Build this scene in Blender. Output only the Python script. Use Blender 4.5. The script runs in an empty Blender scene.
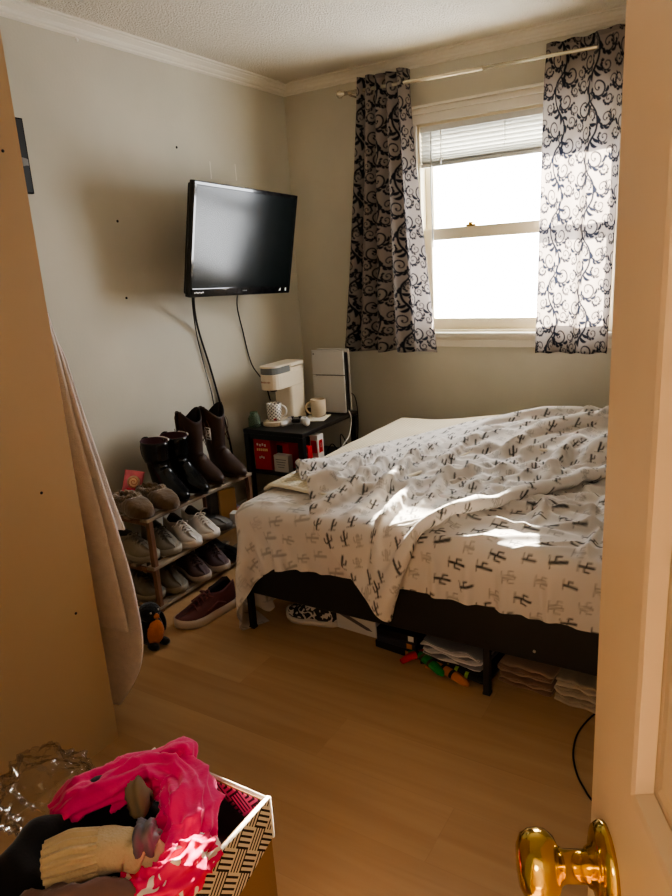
import bpy, bmesh, math, random
import numpy as np
from mathutils import Vector, Matrix, Euler, noise
R = random.Random(7)
rng = np.random.default_rng(5)
PI = math.pi
scene = bpy.context.scene
COL = scene.collection

# ------------------------------------------------------------------ materials
def lin(c):
    return tuple(((x / 12.92) if x <= 0.04045 else ((x + 0.055) / 1.055) ** 2.4) for x in c)
def srgb(r, g, b):
    return lin((r / 255, g / 255, b / 255))
MATS = {}
def mat(name, col, rough=0.6, metal=0.0, bump=None, var=None, spec=0.5, sheen=0.0, trans=0.0, coat=0.0, alpha=1.0, ior=1.45, emit=None):
    """procedural principled material; bump=(scale,strength,dist) noise bump; var=(scale,amount) colour mottling"""
    if name in MATS: return MATS[name]
    m = bpy.data.materials.new(name); m.use_nodes = True
    nt = m.node_tree; b = nt.nodes['Principled BSDF']
    b.inputs['Base Color'].default_value = (*col, 1)
    b.inputs['Roughness'].default_value = rough
    b.inputs['Metallic'].default_value = metal
    b.inputs['Specular IOR Level'].default_value = spec
    b.inputs['Sheen Weight'].default_value = sheen
    b.inputs['Transmission Weight'].default_value = trans
    b.inputs['Coat Weight'].default_value = coat
    b.inputs['IOR'].default_value = ior
    b.inputs['Alpha'].default_value = alpha
    if emit:
        b.inputs['Emission Color'].default_value = (*emit[0], 1); b.inputs['Emission Strength'].default_value = emit[1]
    tc = nt.nodes.new('ShaderNodeTexCoord')
    if var:
        n = nt.nodes.new('ShaderNodeTexNoise'); n.inputs['Scale'].default_value = var[0]; n.inputs['Detail'].default_value = 4
        nt.links.new(tc.outputs['Object'], n.inputs['Vector'])
        cr = nt.nodes.new('ShaderNodeMapRange'); cr.inputs['From Min'].default_value = .3; cr.inputs['From Max'].default_value = .7
        cr.inputs['To Min'].default_value = 1 - var[1]; cr.inputs['To Max'].default_value = 1 + var[1]
        nt.links.new(n.outputs['Fac'], cr.inputs['Value'])
        mx = nt.nodes.new('ShaderNodeVectorMath'); mx.operation = 'SCALE'; mx.inputs[0].default_value = col
        nt.links.new(cr.outputs['Result'], mx.inputs['Scale'])
        nt.links.new(mx.outputs['Vector'], b.inputs['Base Color'])
    if bump:
        n = nt.nodes.new('ShaderNodeTexNoise'); n.inputs['Scale'].default_value = bump[0]; n.inputs['Detail'].default_value = 3
        nt.links.new(tc.outputs['Object'], n.inputs['Vector'])
        bp = nt.nodes.new('ShaderNodeBump'); bp.inputs['Strength'].default_value = bump[1]; bp.inputs['Distance'].default_value = bump[2]
        nt.links.new(n.outputs['Fac'], bp.inputs['Height']); nt.links.new(bp.outputs['Normal'], b.inputs['Normal'])
    MATS[name] = m
    return m

def attr_cloth_mat(name, rough=.9, transl=0.0, tcol_gain=1.0, bump=(220, .15, .001), sheen=.1):
    m = bpy.data.materials.new(name); m.use_nodes = True; nt = m.node_tree
    b = nt.nodes['Principled BSDF']; out = nt.nodes['Material Output']
    a = nt.nodes.new('ShaderNodeAttribute'); a.attribute_name = 'Col'
    nt.links.new(a.outputs['Color'], b.inputs['Base Color'])
    b.inputs['Roughness'].default_value = rough; b.inputs['Specular IOR Level'].default_value = .2; b.inputs['Sheen Weight'].default_value = sheen
    if bump:
        tc = nt.nodes.new('ShaderNodeTexCoord'); n = nt.nodes.new('ShaderNodeTexNoise'); n.inputs['Scale'].default_value = bump[0]
        nt.links.new(tc.outputs['Object'], n.inputs['Vector'])
        bp = nt.nodes.new('ShaderNodeBump'); bp.inputs['Strength'].default_value = bump[1]; bp.inputs['Distance'].default_value = bump[2]
        nt.links.new(n.outputs['Fac'], bp.inputs['Height']); nt.links.new(bp.outputs['Normal'], b.inputs['Normal'])
    if transl:
        t = nt.nodes.new('ShaderNodeBsdfTranslucent'); mx = nt.nodes.new('ShaderNodeMixShader'); mx.inputs[0].default_value = transl
        g = nt.nodes.new('ShaderNodeVectorMath'); g.operation = 'SCALE'; g.inputs['Scale'].default_value = tcol_gain
        nt.links.new(a.outputs['Color'], g.inputs[0]); nt.links.new(g.outputs['Vector'], t.inputs['Color'])
        nt.links.new(b.outputs[0], mx.inputs[1]); nt.links.new(t.outputs[0], mx.inputs[2]); nt.links.new(mx.outputs[0], out.inputs['Surface'])
    return m

class NX:
    """tiny helper for procedural node maths"""
    def __init__(s, m): s.nt = m.node_tree
    def n(s, t, **k):
        x = s.nt.nodes.new(t)
        for a, v in k.items(): setattr(x, a, v)
        return x
    def l(s, a, b): s.nt.links.new(a, b)
    def m(s, op, a, b=None):
        x = s.n('ShaderNodeMath', operation=op)
        for i, v in enumerate((a, b)):
            if v is None: continue
            if isinstance(v, (int, float)): x.inputs[i].default_value = v
            else: s.l(v, x.inputs[i])
        return x.outputs[0]

def wall_mat(name, col, dirt=0.06):
    m = mat(name, col, .75, bump=(90, .12, .004), var=(2.2, dirt), spec=.3)
    return m

def floor_mat():
    m = bpy.data.materials.new('oak_laminate'); m.use_nodes = True; x = NX(m); nt = m.node_tree; b = nt.nodes['Principled BSDF']
    tc = x.n('ShaderNodeTexCoord'); sp = x.n('ShaderNodeSeparateXYZ'); x.l(tc.outputs['Object'], sp.inputs[0])
    row = x.m('FLOOR', x.m('DIVIDE', sp.outputs[1], .19))
    xo = x.m('ADD', sp.outputs[0], x.m('MULTIPLY', row, .437))
    pl = x.m('FLOOR', x.m('DIVIDE', xo, 1.25))
    wn = x.n('ShaderNodeTexWhiteNoise', noise_dimensions='2D'); cb = x.n('ShaderNodeCombineXYZ'); x.l(row, cb.inputs[0]); x.l(pl, cb.inputs[1]); x.l(cb.outputs[0], wn.inputs['Vector'])
    mp = x.n('ShaderNodeMapping'); mp.inputs['Scale'].default_value = (.9, 15, 1); x.l(tc.outputs['Object'], mp.inputs['Vector'])
    add = x.n('ShaderNodeVectorMath', operation='ADD'); sc = x.n('ShaderNodeVectorMath', operation='SCALE'); sc.inputs['Scale'].default_value = 9
    x.l(wn.outputs['Color'], sc.inputs[0]); x.l(mp.outputs[0], add.inputs[0]); x.l(sc.outputs[0], add.inputs[1])
    g = x.n('ShaderNodeTexNoise'); g.inputs['Scale'].default_value = 1.5; g.inputs['Detail'].default_value = 6; g.inputs['Distortion'].default_value = .6; x.l(add.outputs[0], g.inputs['Vector'])
    f = x.m('ADD', x.m('MULTIPLY', g.outputs['Fac'], .7), x.m('MULTIPLY', wn.outputs['Value'], .22))
    cr = x.n('ShaderNodeValToRGB'); x.l(f, cr.inputs[0])
    cr.color_ramp.elements[0].position = .2; cr.color_ramp.elements[0].color = (*srgb(168, 134, 96), 1)
    cr.color_ramp.elements[1].position = .75; cr.color_ramp.elements[1].color = (*srgb(192, 160, 122), 1)
    fy = x.m('FRACT', x.m('DIVIDE', sp.outputs[1], .19)); fx = x.m('FRACT', x.m('DIVIDE', xo, 1.25))
    seam = x.m('MAXIMUM', x.m('LESS_THAN', fy, .012), x.m('LESS_THAN', fx, .0018))
    mix = x.n('ShaderNodeMix', data_type='RGBA'); x.l(x.m('MULTIPLY', seam, .10), mix.inputs[0]); x.l(cr.outputs[0], mix.inputs[6]); mix.inputs[7].default_value = (*srgb(90, 60, 32), 1)
    x.l(mix.outputs[2], b.inputs['Base Color']); b.inputs['Roughness'].default_value = .38; b.inputs['Specular IOR Level'].default_value = .45
    bp = x.n('ShaderNodeBump'); bp.inputs['Strength'].default_value = .15; bp.inputs['Distance'].default_value = .002; x.l(g.outputs['Fac'], bp.inputs['Height']); x.l(bp.outputs[0], b.inputs['Normal'])
    return m

def wood_mat(name, c0, c1, scale=(30, 3, 30)):
    m = bpy.data.materials.new(name); m.use_nodes = True; x = NX(m); b = m.node_tree.nodes['Principled BSDF']
    tc = x.n('ShaderNodeTexCoord'); mp = x.n('ShaderNodeMapping'); mp.inputs['Scale'].default_value = scale; x.l(tc.outputs['Object'], mp.inputs[0])
    g = x.n('ShaderNodeTexNoise'); g.inputs['Scale'].default_value = 2; g.inputs['Detail'].default_value = 5; x.l(mp.outputs[0], g.inputs['Vector'])
    cr = x.n('ShaderNodeValToRGB'); x.l(g.outputs['Fac'], cr.inputs[0]); cr.color_ramp.elements[0].position = .3; cr.color_ramp.elements[1].position = .7
    cr.color_ramp.elements[0].color = (*c0, 1); cr.color_ramp.elements[1].color = (*c1, 1); x.l(cr.outputs[0], b.inputs['Base Color']); b.inputs['Roughness'].default_value = .6
    return m

def maze_mat(name, dark, light, cell=.075):
    """rows of diagonal-step parallel stripe blocks, alternating direction (basket-maze print) on generated object coords (y,z)+(x,z)"""
    m = bpy.data.materials.new(name); m.use_nodes = True; x = NX(m); b = m.node_tree.nodes['Principled BSDF']
    tc = x.n('ShaderNodeTexCoord'); sp = x.n('ShaderNodeSeparateXYZ'); x.l(tc.outputs['Object'], sp.inputs[0])
    u0 = x.m('ADD', sp.outputs[0], sp.outputs[1]); v0 = sp.outputs[2]
    u = x.m('DIVIDE', x.m('ADD', u0, x.m('MULTIPLY', v0, 1.0)), cell); v = x.m('DIVIDE', x.m('SUBTRACT', v0, x.m('MULTIPLY', u0, 1.0)), cell)
    par = x.m('MODULO', x.m('ADD', x.m('FLOOR', u), x.m('FLOOR', x.m('MULTIPLY', v, 1.0))), 2)
    par = x.m('ABSOLUTE', par)
    su = x.m('LESS_THAN', x.m('FRACT', x.m('MULTIPLY', u, 4)), .42); sv = x.m('LESS_THAN', x.m('FRACT', x.m('MULTIPLY', v, 4)), .42)
    isu = x.m('LESS_THAN', par, .5)
    f = x.m('ADD', x.m('MULTIPLY', su, isu), x.m('MULTIPLY', sv, x.m('SUBTRACT', 1, isu)))
    mix = x.n('ShaderNodeMix', data_type='RGBA'); x.l(f, mix.inputs[0]); mix.inputs[6].default_value = (*light, 1); mix.inputs[7].default_value = (*dark, 1)
    x.l(mix.outputs[2], b.inputs['Base Color']); b.inputs['Roughness'].default_value = .85
    return m

def knit_mat(name, col, scale=120, axis='X', strength=.6):
    m = bpy.data.materials.new(name); m.use_nodes = True; x = NX(m); b = m.node_tree.nodes['Principled BSDF']
    b.inputs['Base Color'].default_value = (*col, 1); b.inputs['Roughness'].default_value = .95; b.inputs['Specular IOR Level'].default_value = .1; b.inputs['Sheen Weight'].default_value = .3
    tc = x.n('ShaderNodeTexCoord')
    w1 = x.n('ShaderNodeTexWave', bands_direction='X'); w1.inputs['Scale'].default_value = scale; w1.inputs['Distortion'].default_value = .6
    w2 = x.n('ShaderNodeTexWave', bands_direction='Y'); w2.inputs['Scale'].default_value = scale; w2.inputs['Distortion'].default_value = .6
    x.l(tc.outputs['Object'], w1.inputs[0]); x.l(tc.outputs['Object'], w2.inputs[0])
    h = x.m('MULTIPLY', w1.outputs['Fac'], w2.outputs['Fac']) if axis == 'XY' else w1.outputs['Fac']
    bp = x.n('ShaderNodeBump'); bp.inputs['Strength'].default_value = strength; bp.inputs['Distance'].default_value = .004; x.l(h, bp.inputs['Height']); x.l(bp.outputs[0], b.inputs['Normal'])
    cm = x.n('ShaderNodeMapRange'); x.l(h, cm.inputs[0]); cm.inputs[3].default_value = .82; cm.inputs[4].default_value = 1.05
    sc = x.n('ShaderNodeVectorMath', operation='SCALE'); sc.inputs[0].default_value = col; x.l(cm.outputs[0], sc.inputs['Scale']); x.l(sc.outputs[0], b.inputs['Base Color'])
    return m

# ------------------------------------------------------------------ objects
def props(o, label=None, cat=None, group=None, kind=None):
    if label: o['label'] = label
    if cat: o['category'] = cat
    if group: o['group'] = group
    if kind: o['kind'] = kind
    return o
def thing(name, loc, label, cat, rz=0, group=None):
    o = bpy.data.objects.new(name, None); o.location = loc; o.rotation_euler = (0, 0, rz); o.empty_display_size = .05
    COL.objects.link(o); props(o, label, cat, group); return o
def wm(o):
    M = Matrix.Identity(4)
    while o is not None:
        M = Matrix.LocRotScale(o.location, o.rotation_euler, o.scale) @ M; o = o.parent
    return M
def dup(root, loc, rz, label, group=None):
    r = root.copy(); COL.objects.link(r); r.location = loc; r.rotation_euler = (0, 0, rz); r['label'] = label
    if group: r['group'] = group
    for ch in list(root.children):
        c = ch.copy(); COL.objects.link(c); c.parent = r
        for g in ch.children:
            d = g.copy(); COL.objects.link(d); d.parent = c
    return r

class B:
    """collects shapes and links them as one mesh object"""
    def __init__(s): s.V = []; s.F = []; s.M = []; s.S = []
    def add(s, V, F, M=None, mi=0, smooth=True):
        o = len(s.V)
        if M is not None: V = [M @ Vector(v) for v in V]
        s.V += [tuple(v) for v in V]
        for f in F: s.F.append([i + o for i in f]); s.M.append(mi); s.S.append(smooth)
        return s
    def bm(s, bm, M=None, mi=0, smooth=False):
        bm.verts.index_update()
        s.add([v.co.copy() for v in bm.verts], [[v.index for v in f.verts] for f in bm.faces], M, mi, smooth); bm.free(); return s
    def box(s, c, d, bev=0.0, rot=None, mi=0, seg=2, M=None, taper=None):
        b = bmesh.new(); bmesh.ops.create_cube(b, size=1)
        for v in b.verts:
            v.co = Vector((v.co.x * d[0], v.co.y * d[1], v.co.z * d[2]))
            if taper and v.co.z > 0: v.co.x *= taper[0]; v.co.y *= taper[1]
        if bev: bmesh.ops.bevel(b, geom=b.edges[:], offset=bev, segments=seg, profile=.5, affect='EDGES')
        T = Matrix.Translation(c)
        if rot: T = T @ Euler(rot).to_matrix().to_4x4()
        if M is not None: T = M @ T
        return s.bm(b, T, mi, smooth=False)
    def bx(s, x0, x1, y0, y1, z0, z1, bev=0.0, mi=0): return s.box(((x0 + x1) / 2, (y0 + y1) / 2, (z0 + z1) / 2), (abs(x1 - x0), abs(y1 - y0), abs(z1 - z0)), bev, mi=mi)
    def tube(s, pts, r, seg=8, mi=0, caps=True, squash=1.0):
        pts = [Vector(p) for p in pts]; n = len(pts); rad = r if isinstance(r, (list, tuple)) else [r] * n
        V = []; F = []; up = None
        for i in range(n):
            t = (pts[min(i + 1, n - 1)] - pts[max(i - 1, 0)]).normalized()
            if up is None:
                a = Vector((0, 0, 1)) if abs(t.z) < .9 else Vector((1, 0, 0)); up = (a - t * a.dot(t)).normalized()
            else: up = (up - t * up.dot(t)).normalized()
            sd = t.cross(up)
            for k in range(seg):
                a = 2 * PI * k / seg; V.append(pts[i] + (sd * math.cos(a) + up * math.sin(a) * squash) * rad[i])
        for i in range(n - 1):
            for k in range(seg): F.append([i * seg + k, i * seg + (k + 1) % seg, (i + 1) * seg + (k + 1) % seg, (i + 1) * seg + k])
        if caps: F.append(list(range(seg))[::-1]); F.append([(n - 1) * seg + k for k in range(seg)])
        return s.add(V, F, None, mi)
    def lathe(s, prof, M=None, seg=32, mi=0):
        V = []; F = []; n = len(prof)
        for r, z in prof:
            for k in range(seg): a = 2 * PI * k / seg; V.append((r * math.cos(a), r * math.sin(a), z))
        for i in range(n - 1):
            for k in range(seg): F.append([i * seg + k, i * seg + (k + 1) % seg, (i + 1) * seg + (k + 1) % seg, (i + 1) * seg + k])
        if prof[0][0] > 1e-4: F.append(list(range(seg))[::-1])
        if prof[-1][0] > 1e-4: F.append([(n - 1) * seg + k for k in range(seg)])
        return s.add(V, F, M, mi)
    def prism(s, poly, h, M=None, mi=0, smooth=False):
        n = len(poly); V = [(x, y, 0) for x, y in poly] + [(x, y, h) for x, y in poly]
        F = [list(range(n))[::-1], list(range(n, 2 * n))] + [[i, (i + 1) % n, n + (i + 1) % n, n + i] for i in range(n)]
        return s.add(V, F, M, mi, smooth)
    def loft(s, rings, cap0=True, cap1=True, closed=True, mi=0, mif=None, M=None):
        n = len(rings[0]); V = [p for r in rings for p in r]; o = len(s.F); F = []; Mi = []
        for i in range(len(rings) - 1):
            for k in range(n if closed else n - 1):
                F.append([i * n + k, i * n + (k + 1) % n, (i + 1) * n + (k + 1) % n, (i + 1) * n + k]); Mi.append(mif(i, k) if mif else mi)
        if cap0: F.append(list(range(n))[::-1]); Mi.append(mi)
        if cap1: F.append([(len(rings) - 1) * n + k for k in range(n)]); Mi.append(mi)
        s.add(V, F, M, mi); s.M[o:] = Mi; return s
    def grid(s, P, mi=0):
        a, b = P.shape[:2]; idx = np.arange(a * b).reshape(a, b)
        F = np.stack([idx[:-1, :-1], idx[1:, :-1], idx[1:, 1:], idx[:-1, 1:]], -1).reshape(-1, 4).tolist()
        return s.add(P.reshape(-1, 3).tolist(), F, None, mi)
    def ball(s, c, r, M=None, mi=0, seg=20, rings=12):
        b = bmesh.new(); bmesh.ops.create_uvsphere(b, u_segments=seg, v_segments=rings, radius=1)
        rr = r if isinstance(r, (tuple, list)) else (r, r, r)
        for v in b.verts: v.co = Vector((v.co.x * rr[0] + c[0], v.co.y * rr[1] + c[1], v.co.z * rr[2] + c[2]))
        return s.bm(b, M, mi, True)
    def obj(s, name, m, parent=None, world=True, flip=False, bevel=0, subsurf=0, solid=0, label=None):
        me = bpy.data.meshes.new(name); me.from_pydata(s.V, [], s.F)
        for mm in (m if isinstance(m, (list, tuple)) else [m]): me.materials.append(mm)
        me.polygons.foreach_set('material_index', s.M); me.polygons.foreach_set('use_smooth', s.S)
        if world and parent is not None: me.transform(wm(parent).inverted())
        o = bpy.data.objects.new(name, me); COL.objects.link(o); o.parent = parent
        if solid: md = o.modifiers.new('solid', 'SOLIDIFY'); md.thickness = solid; md.offset = 0
        if bevel: md = o.modifiers.new('bevel', 'BEVEL'); md.width = bevel; md.segments = 2; md.limit_method = 'ANGLE'
        if subsurf: md = o.modifiers.new('sub', 'SUBSURF'); md.levels = subsurf; md.render_levels = subsurf
        if label: o['label'] = label
        me.update(); return o
def struct(name, b, m, parent=None, **k):
    o = b.obj(name, m, parent, **k)
    if parent is None: o['kind'] = 'structure'
    return o
def fast_grid(name, P, m, colors=None, parent=None, closed_u=False):
    a, b = P.shape[:2]; idx = np.arange(a * b).reshape(a, b)
    F = np.stack([idx[:-1, :-1], idx[1:, :-1], idx[1:, 1:], idx[:-1, 1:]], -1).reshape(-1, 4)
    me = bpy.data.meshes.new(name); nf = len(F)
    me.vertices.add(a * b); me.vertices.foreach_set('co', P.reshape(-1).astype(np.float32))
    me.loops.add(nf * 4); me.loops.foreach_set('vertex_index', F.reshape(-1).astype(np.int32))
    me.polygons.add(nf); me.polygons.foreach_set('loop_start', (np.arange(nf) * 4).astype(np.int32)); me.polygons.foreach_set('loop_total', np.full(nf, 4, np.int32))
    me.polygons.foreach_set('use_smooth', np.ones(nf, bool)); me.update(calc_edges=True); me.validate()
    if colors is not None:
        at = me.attributes.new('Col', 'FLOAT_COLOR', 'POINT'); c4 = np.ones((a * b, 4), np.float32); c4[:, :3] = colors.reshape(-1, 3); at.data.foreach_set('color', c4.reshape(-1))
    me.materials.append(m)
    if parent is not None: me.transform(wm(parent).inverted())
    o = bpy.data.objects.new(name, me); COL.objects.link(o); o.parent = parent
    return o

# ------------------------------------------------------------------ numeric helpers
def sstep(a, b, x): t = np.clip((x - a) / (b - a), 0, 1); return t * t * (3 - 2 * t)
def upsample(A, k):
    def one(A):
        n = A.shape[0]; t = np.linspace(0, n - 1, (n - 1) * k + 1); i = np.minimum(t.astype(int), n - 2); f = (t - i)[:, None, None]
        p0 = A[np.maximum(i - 1, 0)]; p1 = A[i]; p2 = A[i + 1]; p3 = A[np.minimum(i + 2, n - 1)]
        return .5 * (2 * p1 + (p2 - p0) * f + (2 * p0 - 5 * p1 + 4 * p2 - p3) * f ** 2 + (3 * p1 - p0 - 3 * p2 + p3) * f ** 3)
    A = one(A); return np.swapaxes(one(np.swapaxes(A, 0, 1)), 0, 1)
def vnoise(P, scale, seed=0.0, octaves=2):
    out = np.empty(P.shape[:-1]); fl = P.reshape(-1, P.shape[-1]); o = out.reshape(-1)
    for i, p in enumerate(fl): o[i] = noise.fractal(Vector((p[0] * scale + seed, p[1] * scale, (p[2] if len(p) > 2 else 0) * scale)), 1.0, 2.0, octaves)
    return out

def pbd(P, ru, rv, steps, collide, iters=14, dt=1 / 50, g=-9.8, damp=.97, bend=.06, shear=.35, pin=None):
    P = P.astype(float).copy(); V = np.zeros_like(P); P0 = P.copy()
    n, m = P.shape[:2]; C = []
    def addc(a, b, L, k): C.append((a, b, L, k))
    sl = slice
    for d in (0, 1):
        addc((sl(d, n - 1, 2), sl(None)), (sl(d + 1, n, 2), sl(None)), ru, 1.0)
        addc((sl(None), sl(d, m - 1, 2)), (sl(None), sl(d + 1, m, 2)), rv, 1.0)
        ds = math.hypot(ru, rv)
        addc((sl(d, n - 1, 2), sl(0, m - 1)), (sl(d + 1, n, 2), sl(1, m)), ds, shear)
        addc((sl(d, n - 1, 2), sl(1, m)), (sl(d + 1, n, 2), sl(0, m - 1)), ds, shear)
    for d in range(4):
        if d < n - 2: addc((sl(d, n - 2, 4), sl(None)), (sl(d + 2, n, 4), sl(None)), 2 * ru, bend)
        if d < m - 2: addc((sl(None), sl(d, m - 2, 4)), (sl(None), sl(d + 2, m, 4)), 2 * rv, bend)
    for st in range(steps):
        prev = P.copy(); V[..., 2] += g * dt; P = P + V * dt
        for it in range(iters):
            for a, b, L, k in C:
                A = P[a]; Bb = P[b]
                na, nb = min(A.shape[0], Bb.shape[0]), min(A.shape[1], Bb.shape[1])
                A = A[:na, :nb]; Bb = Bb[:na, :nb]
                d = Bb - A; l = np.sqrt((d * d).sum(-1, keepdims=True)) + 1e-9; c = d * (.5 * k * (l - L) / l)
                A += c; Bb -= c
            if pin is not None: P[pin] = P0[pin]
            if it % 3 == 2 or it == iters - 1: P = collide(P, prev)
        V = (P - prev) / dt * damp
        sp = np.sqrt((V * V).sum(-1, keepdims=True)); V *= np.minimum(1, 2.0 / (sp + 1e-9))
    return P

def box_collider(lo, hi, r, th, top=None, fric=.6, floor=.006):
    lo = np.array(lo, float); hi = np.array(hi, float); c = (lo + hi) / 2; h = (hi - lo) / 2 - r
    def f(P, prev):
        q = P - c; a = np.abs(q) - h
        out = np.maximum(a, 0); lo_ = np.sqrt((out * out).sum(-1)); ins = np.minimum(a.max(-1), 0); sd = lo_ + ins - r
        nrm = np.zeros_like(P)
        m_out = lo_ > 1e-9
        nrm[m_out] = (out[m_out] / lo_[m_out][:, None]) * np.sign(q[m_out])
        mi = ~m_out; k = a.argmax(-1)
        if mi.any():
            ii = np.nonzero(mi); nrm[ii[0], ii[1], k[mi]] = np.sign(q[ii[0], ii[1], k[mi]])
        pen = th - sd; hit = pen > 0
        P = P + nrm * np.where(hit, pen, 0)[..., None]
        if top is not None:
            zt = top(P[..., 0], P[..., 1]); on = (P[..., 2] < zt) & (P[..., 2] > hi[2] - .08)
            P[..., 2] = np.where(on, zt, P[..., 2]); hit = hit | on
        d = P - prev; P = np.where(hit[..., None], P - fric * (d - nrm * (d * nrm).sum(-1, keepdims=True)), P)
        P[..., 2] = np.maximum(P[..., 2], floor)
        return P
    return f

class Ras:
    """antialiased stroke raster kept as an array; becomes a vertex colour attribute"""
    def __init__(s, nu, nv, du, dv): s.a = np.zeros((nu, nv), np.float32); s.du = du; s.dv = dv
    def disc(s, u, v, r, val=1.0):
        R_ = r + s.du; i0 = max(int((u - R_) / s.du), 0); i1 = min(int((u + R_) / s.du) + 2, s.a.shape[0]); j0 = max(int((v - R_) / s.dv), 0); j1 = min(int((v + R_) / s.dv) + 2, s.a.shape[1])
        if i0 >= i1 or j0 >= j1: return
        U = (np.arange(i0, i1) * s.du - u)[:, None]; W = (np.arange(j0, j1) * s.dv - v)[None]
        c = np.clip((r - np.sqrt(U * U + W * W)) / s.du + .5, 0, 1) * val
        t = s.a[i0:i1, j0:j1]; np.maximum(t, c, out=t)
    def capsule(s, p, q, r, val=1.0):
        R_ = r + s.du; lo = np.minimum(p, q) - R_; hi = np.maximum(p, q) + R_
        i0 = max(int(lo[0] / s.du), 0); i1 = min(int(hi[0] / s.du) + 2, s.a.shape[0]); j0 = max(int(lo[1] / s.dv), 0); j1 = min(int(hi[1] / s.dv) + 2, s.a.shape[1])
        if i0 >= i1 or j0 >= j1: return
        U = (np.arange(i0, i1) * s.du)[:, None]; W = (np.arange(j0, j1) * s.dv)[None]
        d = np.array(q) - np.array(p); L = d @ d + 1e-12; t = np.clip(((U - p[0]) * d[0] + (W - p[1]) * d[1]) / L, 0, 1)
        dist = np.sqrt((U - p[0] - t * d[0]) ** 2 + (W - p[1] - t * d[1]) ** 2)
        c = np.clip((r - dist) / s.du + .5, 0, 1) * val; tt = s.a[i0:i1, j0:j1]; np.maximum(tt, c, out=tt)

def cactus_raster(nu, nv, du, dv, ang0, size=.05, pu=.095, pv=.075, fade=None):
    """small saguaro prints in offset rows, standing or with outline look"""
    ra = Ras(nu, nv, du, dv); rr = random.Random(3)
    kinds = [  # capsules in unit cactus space
        [((0, 0), (0, 1), .085), ((0, .35), (.3, .38), .06), ((.3, .38), (.32, .72), .06), ((0, .5), (-.28, .5), .055), ((-.28, .5), (-.3, .8), .055), ((-.3, -.02), (.34, -.02), .03)],
        [((0, 0), (0, .9), .1), ((0, .3), (-.32, .34), .065), ((-.32, .34), (-.33, .6), .065), ((-.4, -.02), (.3, -.02), .03)],
        [((0, 0), (0, .8), .03), ((-.13, .05), (-.13, .7), .025), ((.13, .05), (.13, .7), .025), ((-.13, .7), (.13, .78), .025), ((.13, .3), (.38, .36), .03), ((.38, .36), (.38, .66), .03), ((-.13, .4), (-.36, .42), .03), ((-.36, .42), (-.36, .7), .03), ((-.35, -.02), (.35, -.02), .03)]]
    vals = [1.0, .92, .6]
    for i in range(int(nu * du / pu) + 2):
        for j in range(int(nv * dv / pv) + 2):
            k = (i + 2 * j) % 3 if rr.random() < .8 else rr.randrange(3)
            u = i * pu + rr.uniform(-.012, .012) + (pu / 2 if j % 2 else 0); v = j * pv + rr.uniform(-.012, .012)
            a = ang0 + rr.uniform(-.25, .25); s = size * rr.uniform(.85, 1.15); ca, sa = math.cos(a), math.sin(a)
            val = vals[k] * (fade(u, v) if fade else 1)
            for p, q, r in kinds[k]:
                f = lambda t: (u + s * (t[0] * ca - t[1] * sa), v + s * (t[0] * sa + t[1] * ca))
                ra.capsule(f(p), f(q), r * s * .95, val)
    return ra.a

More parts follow.
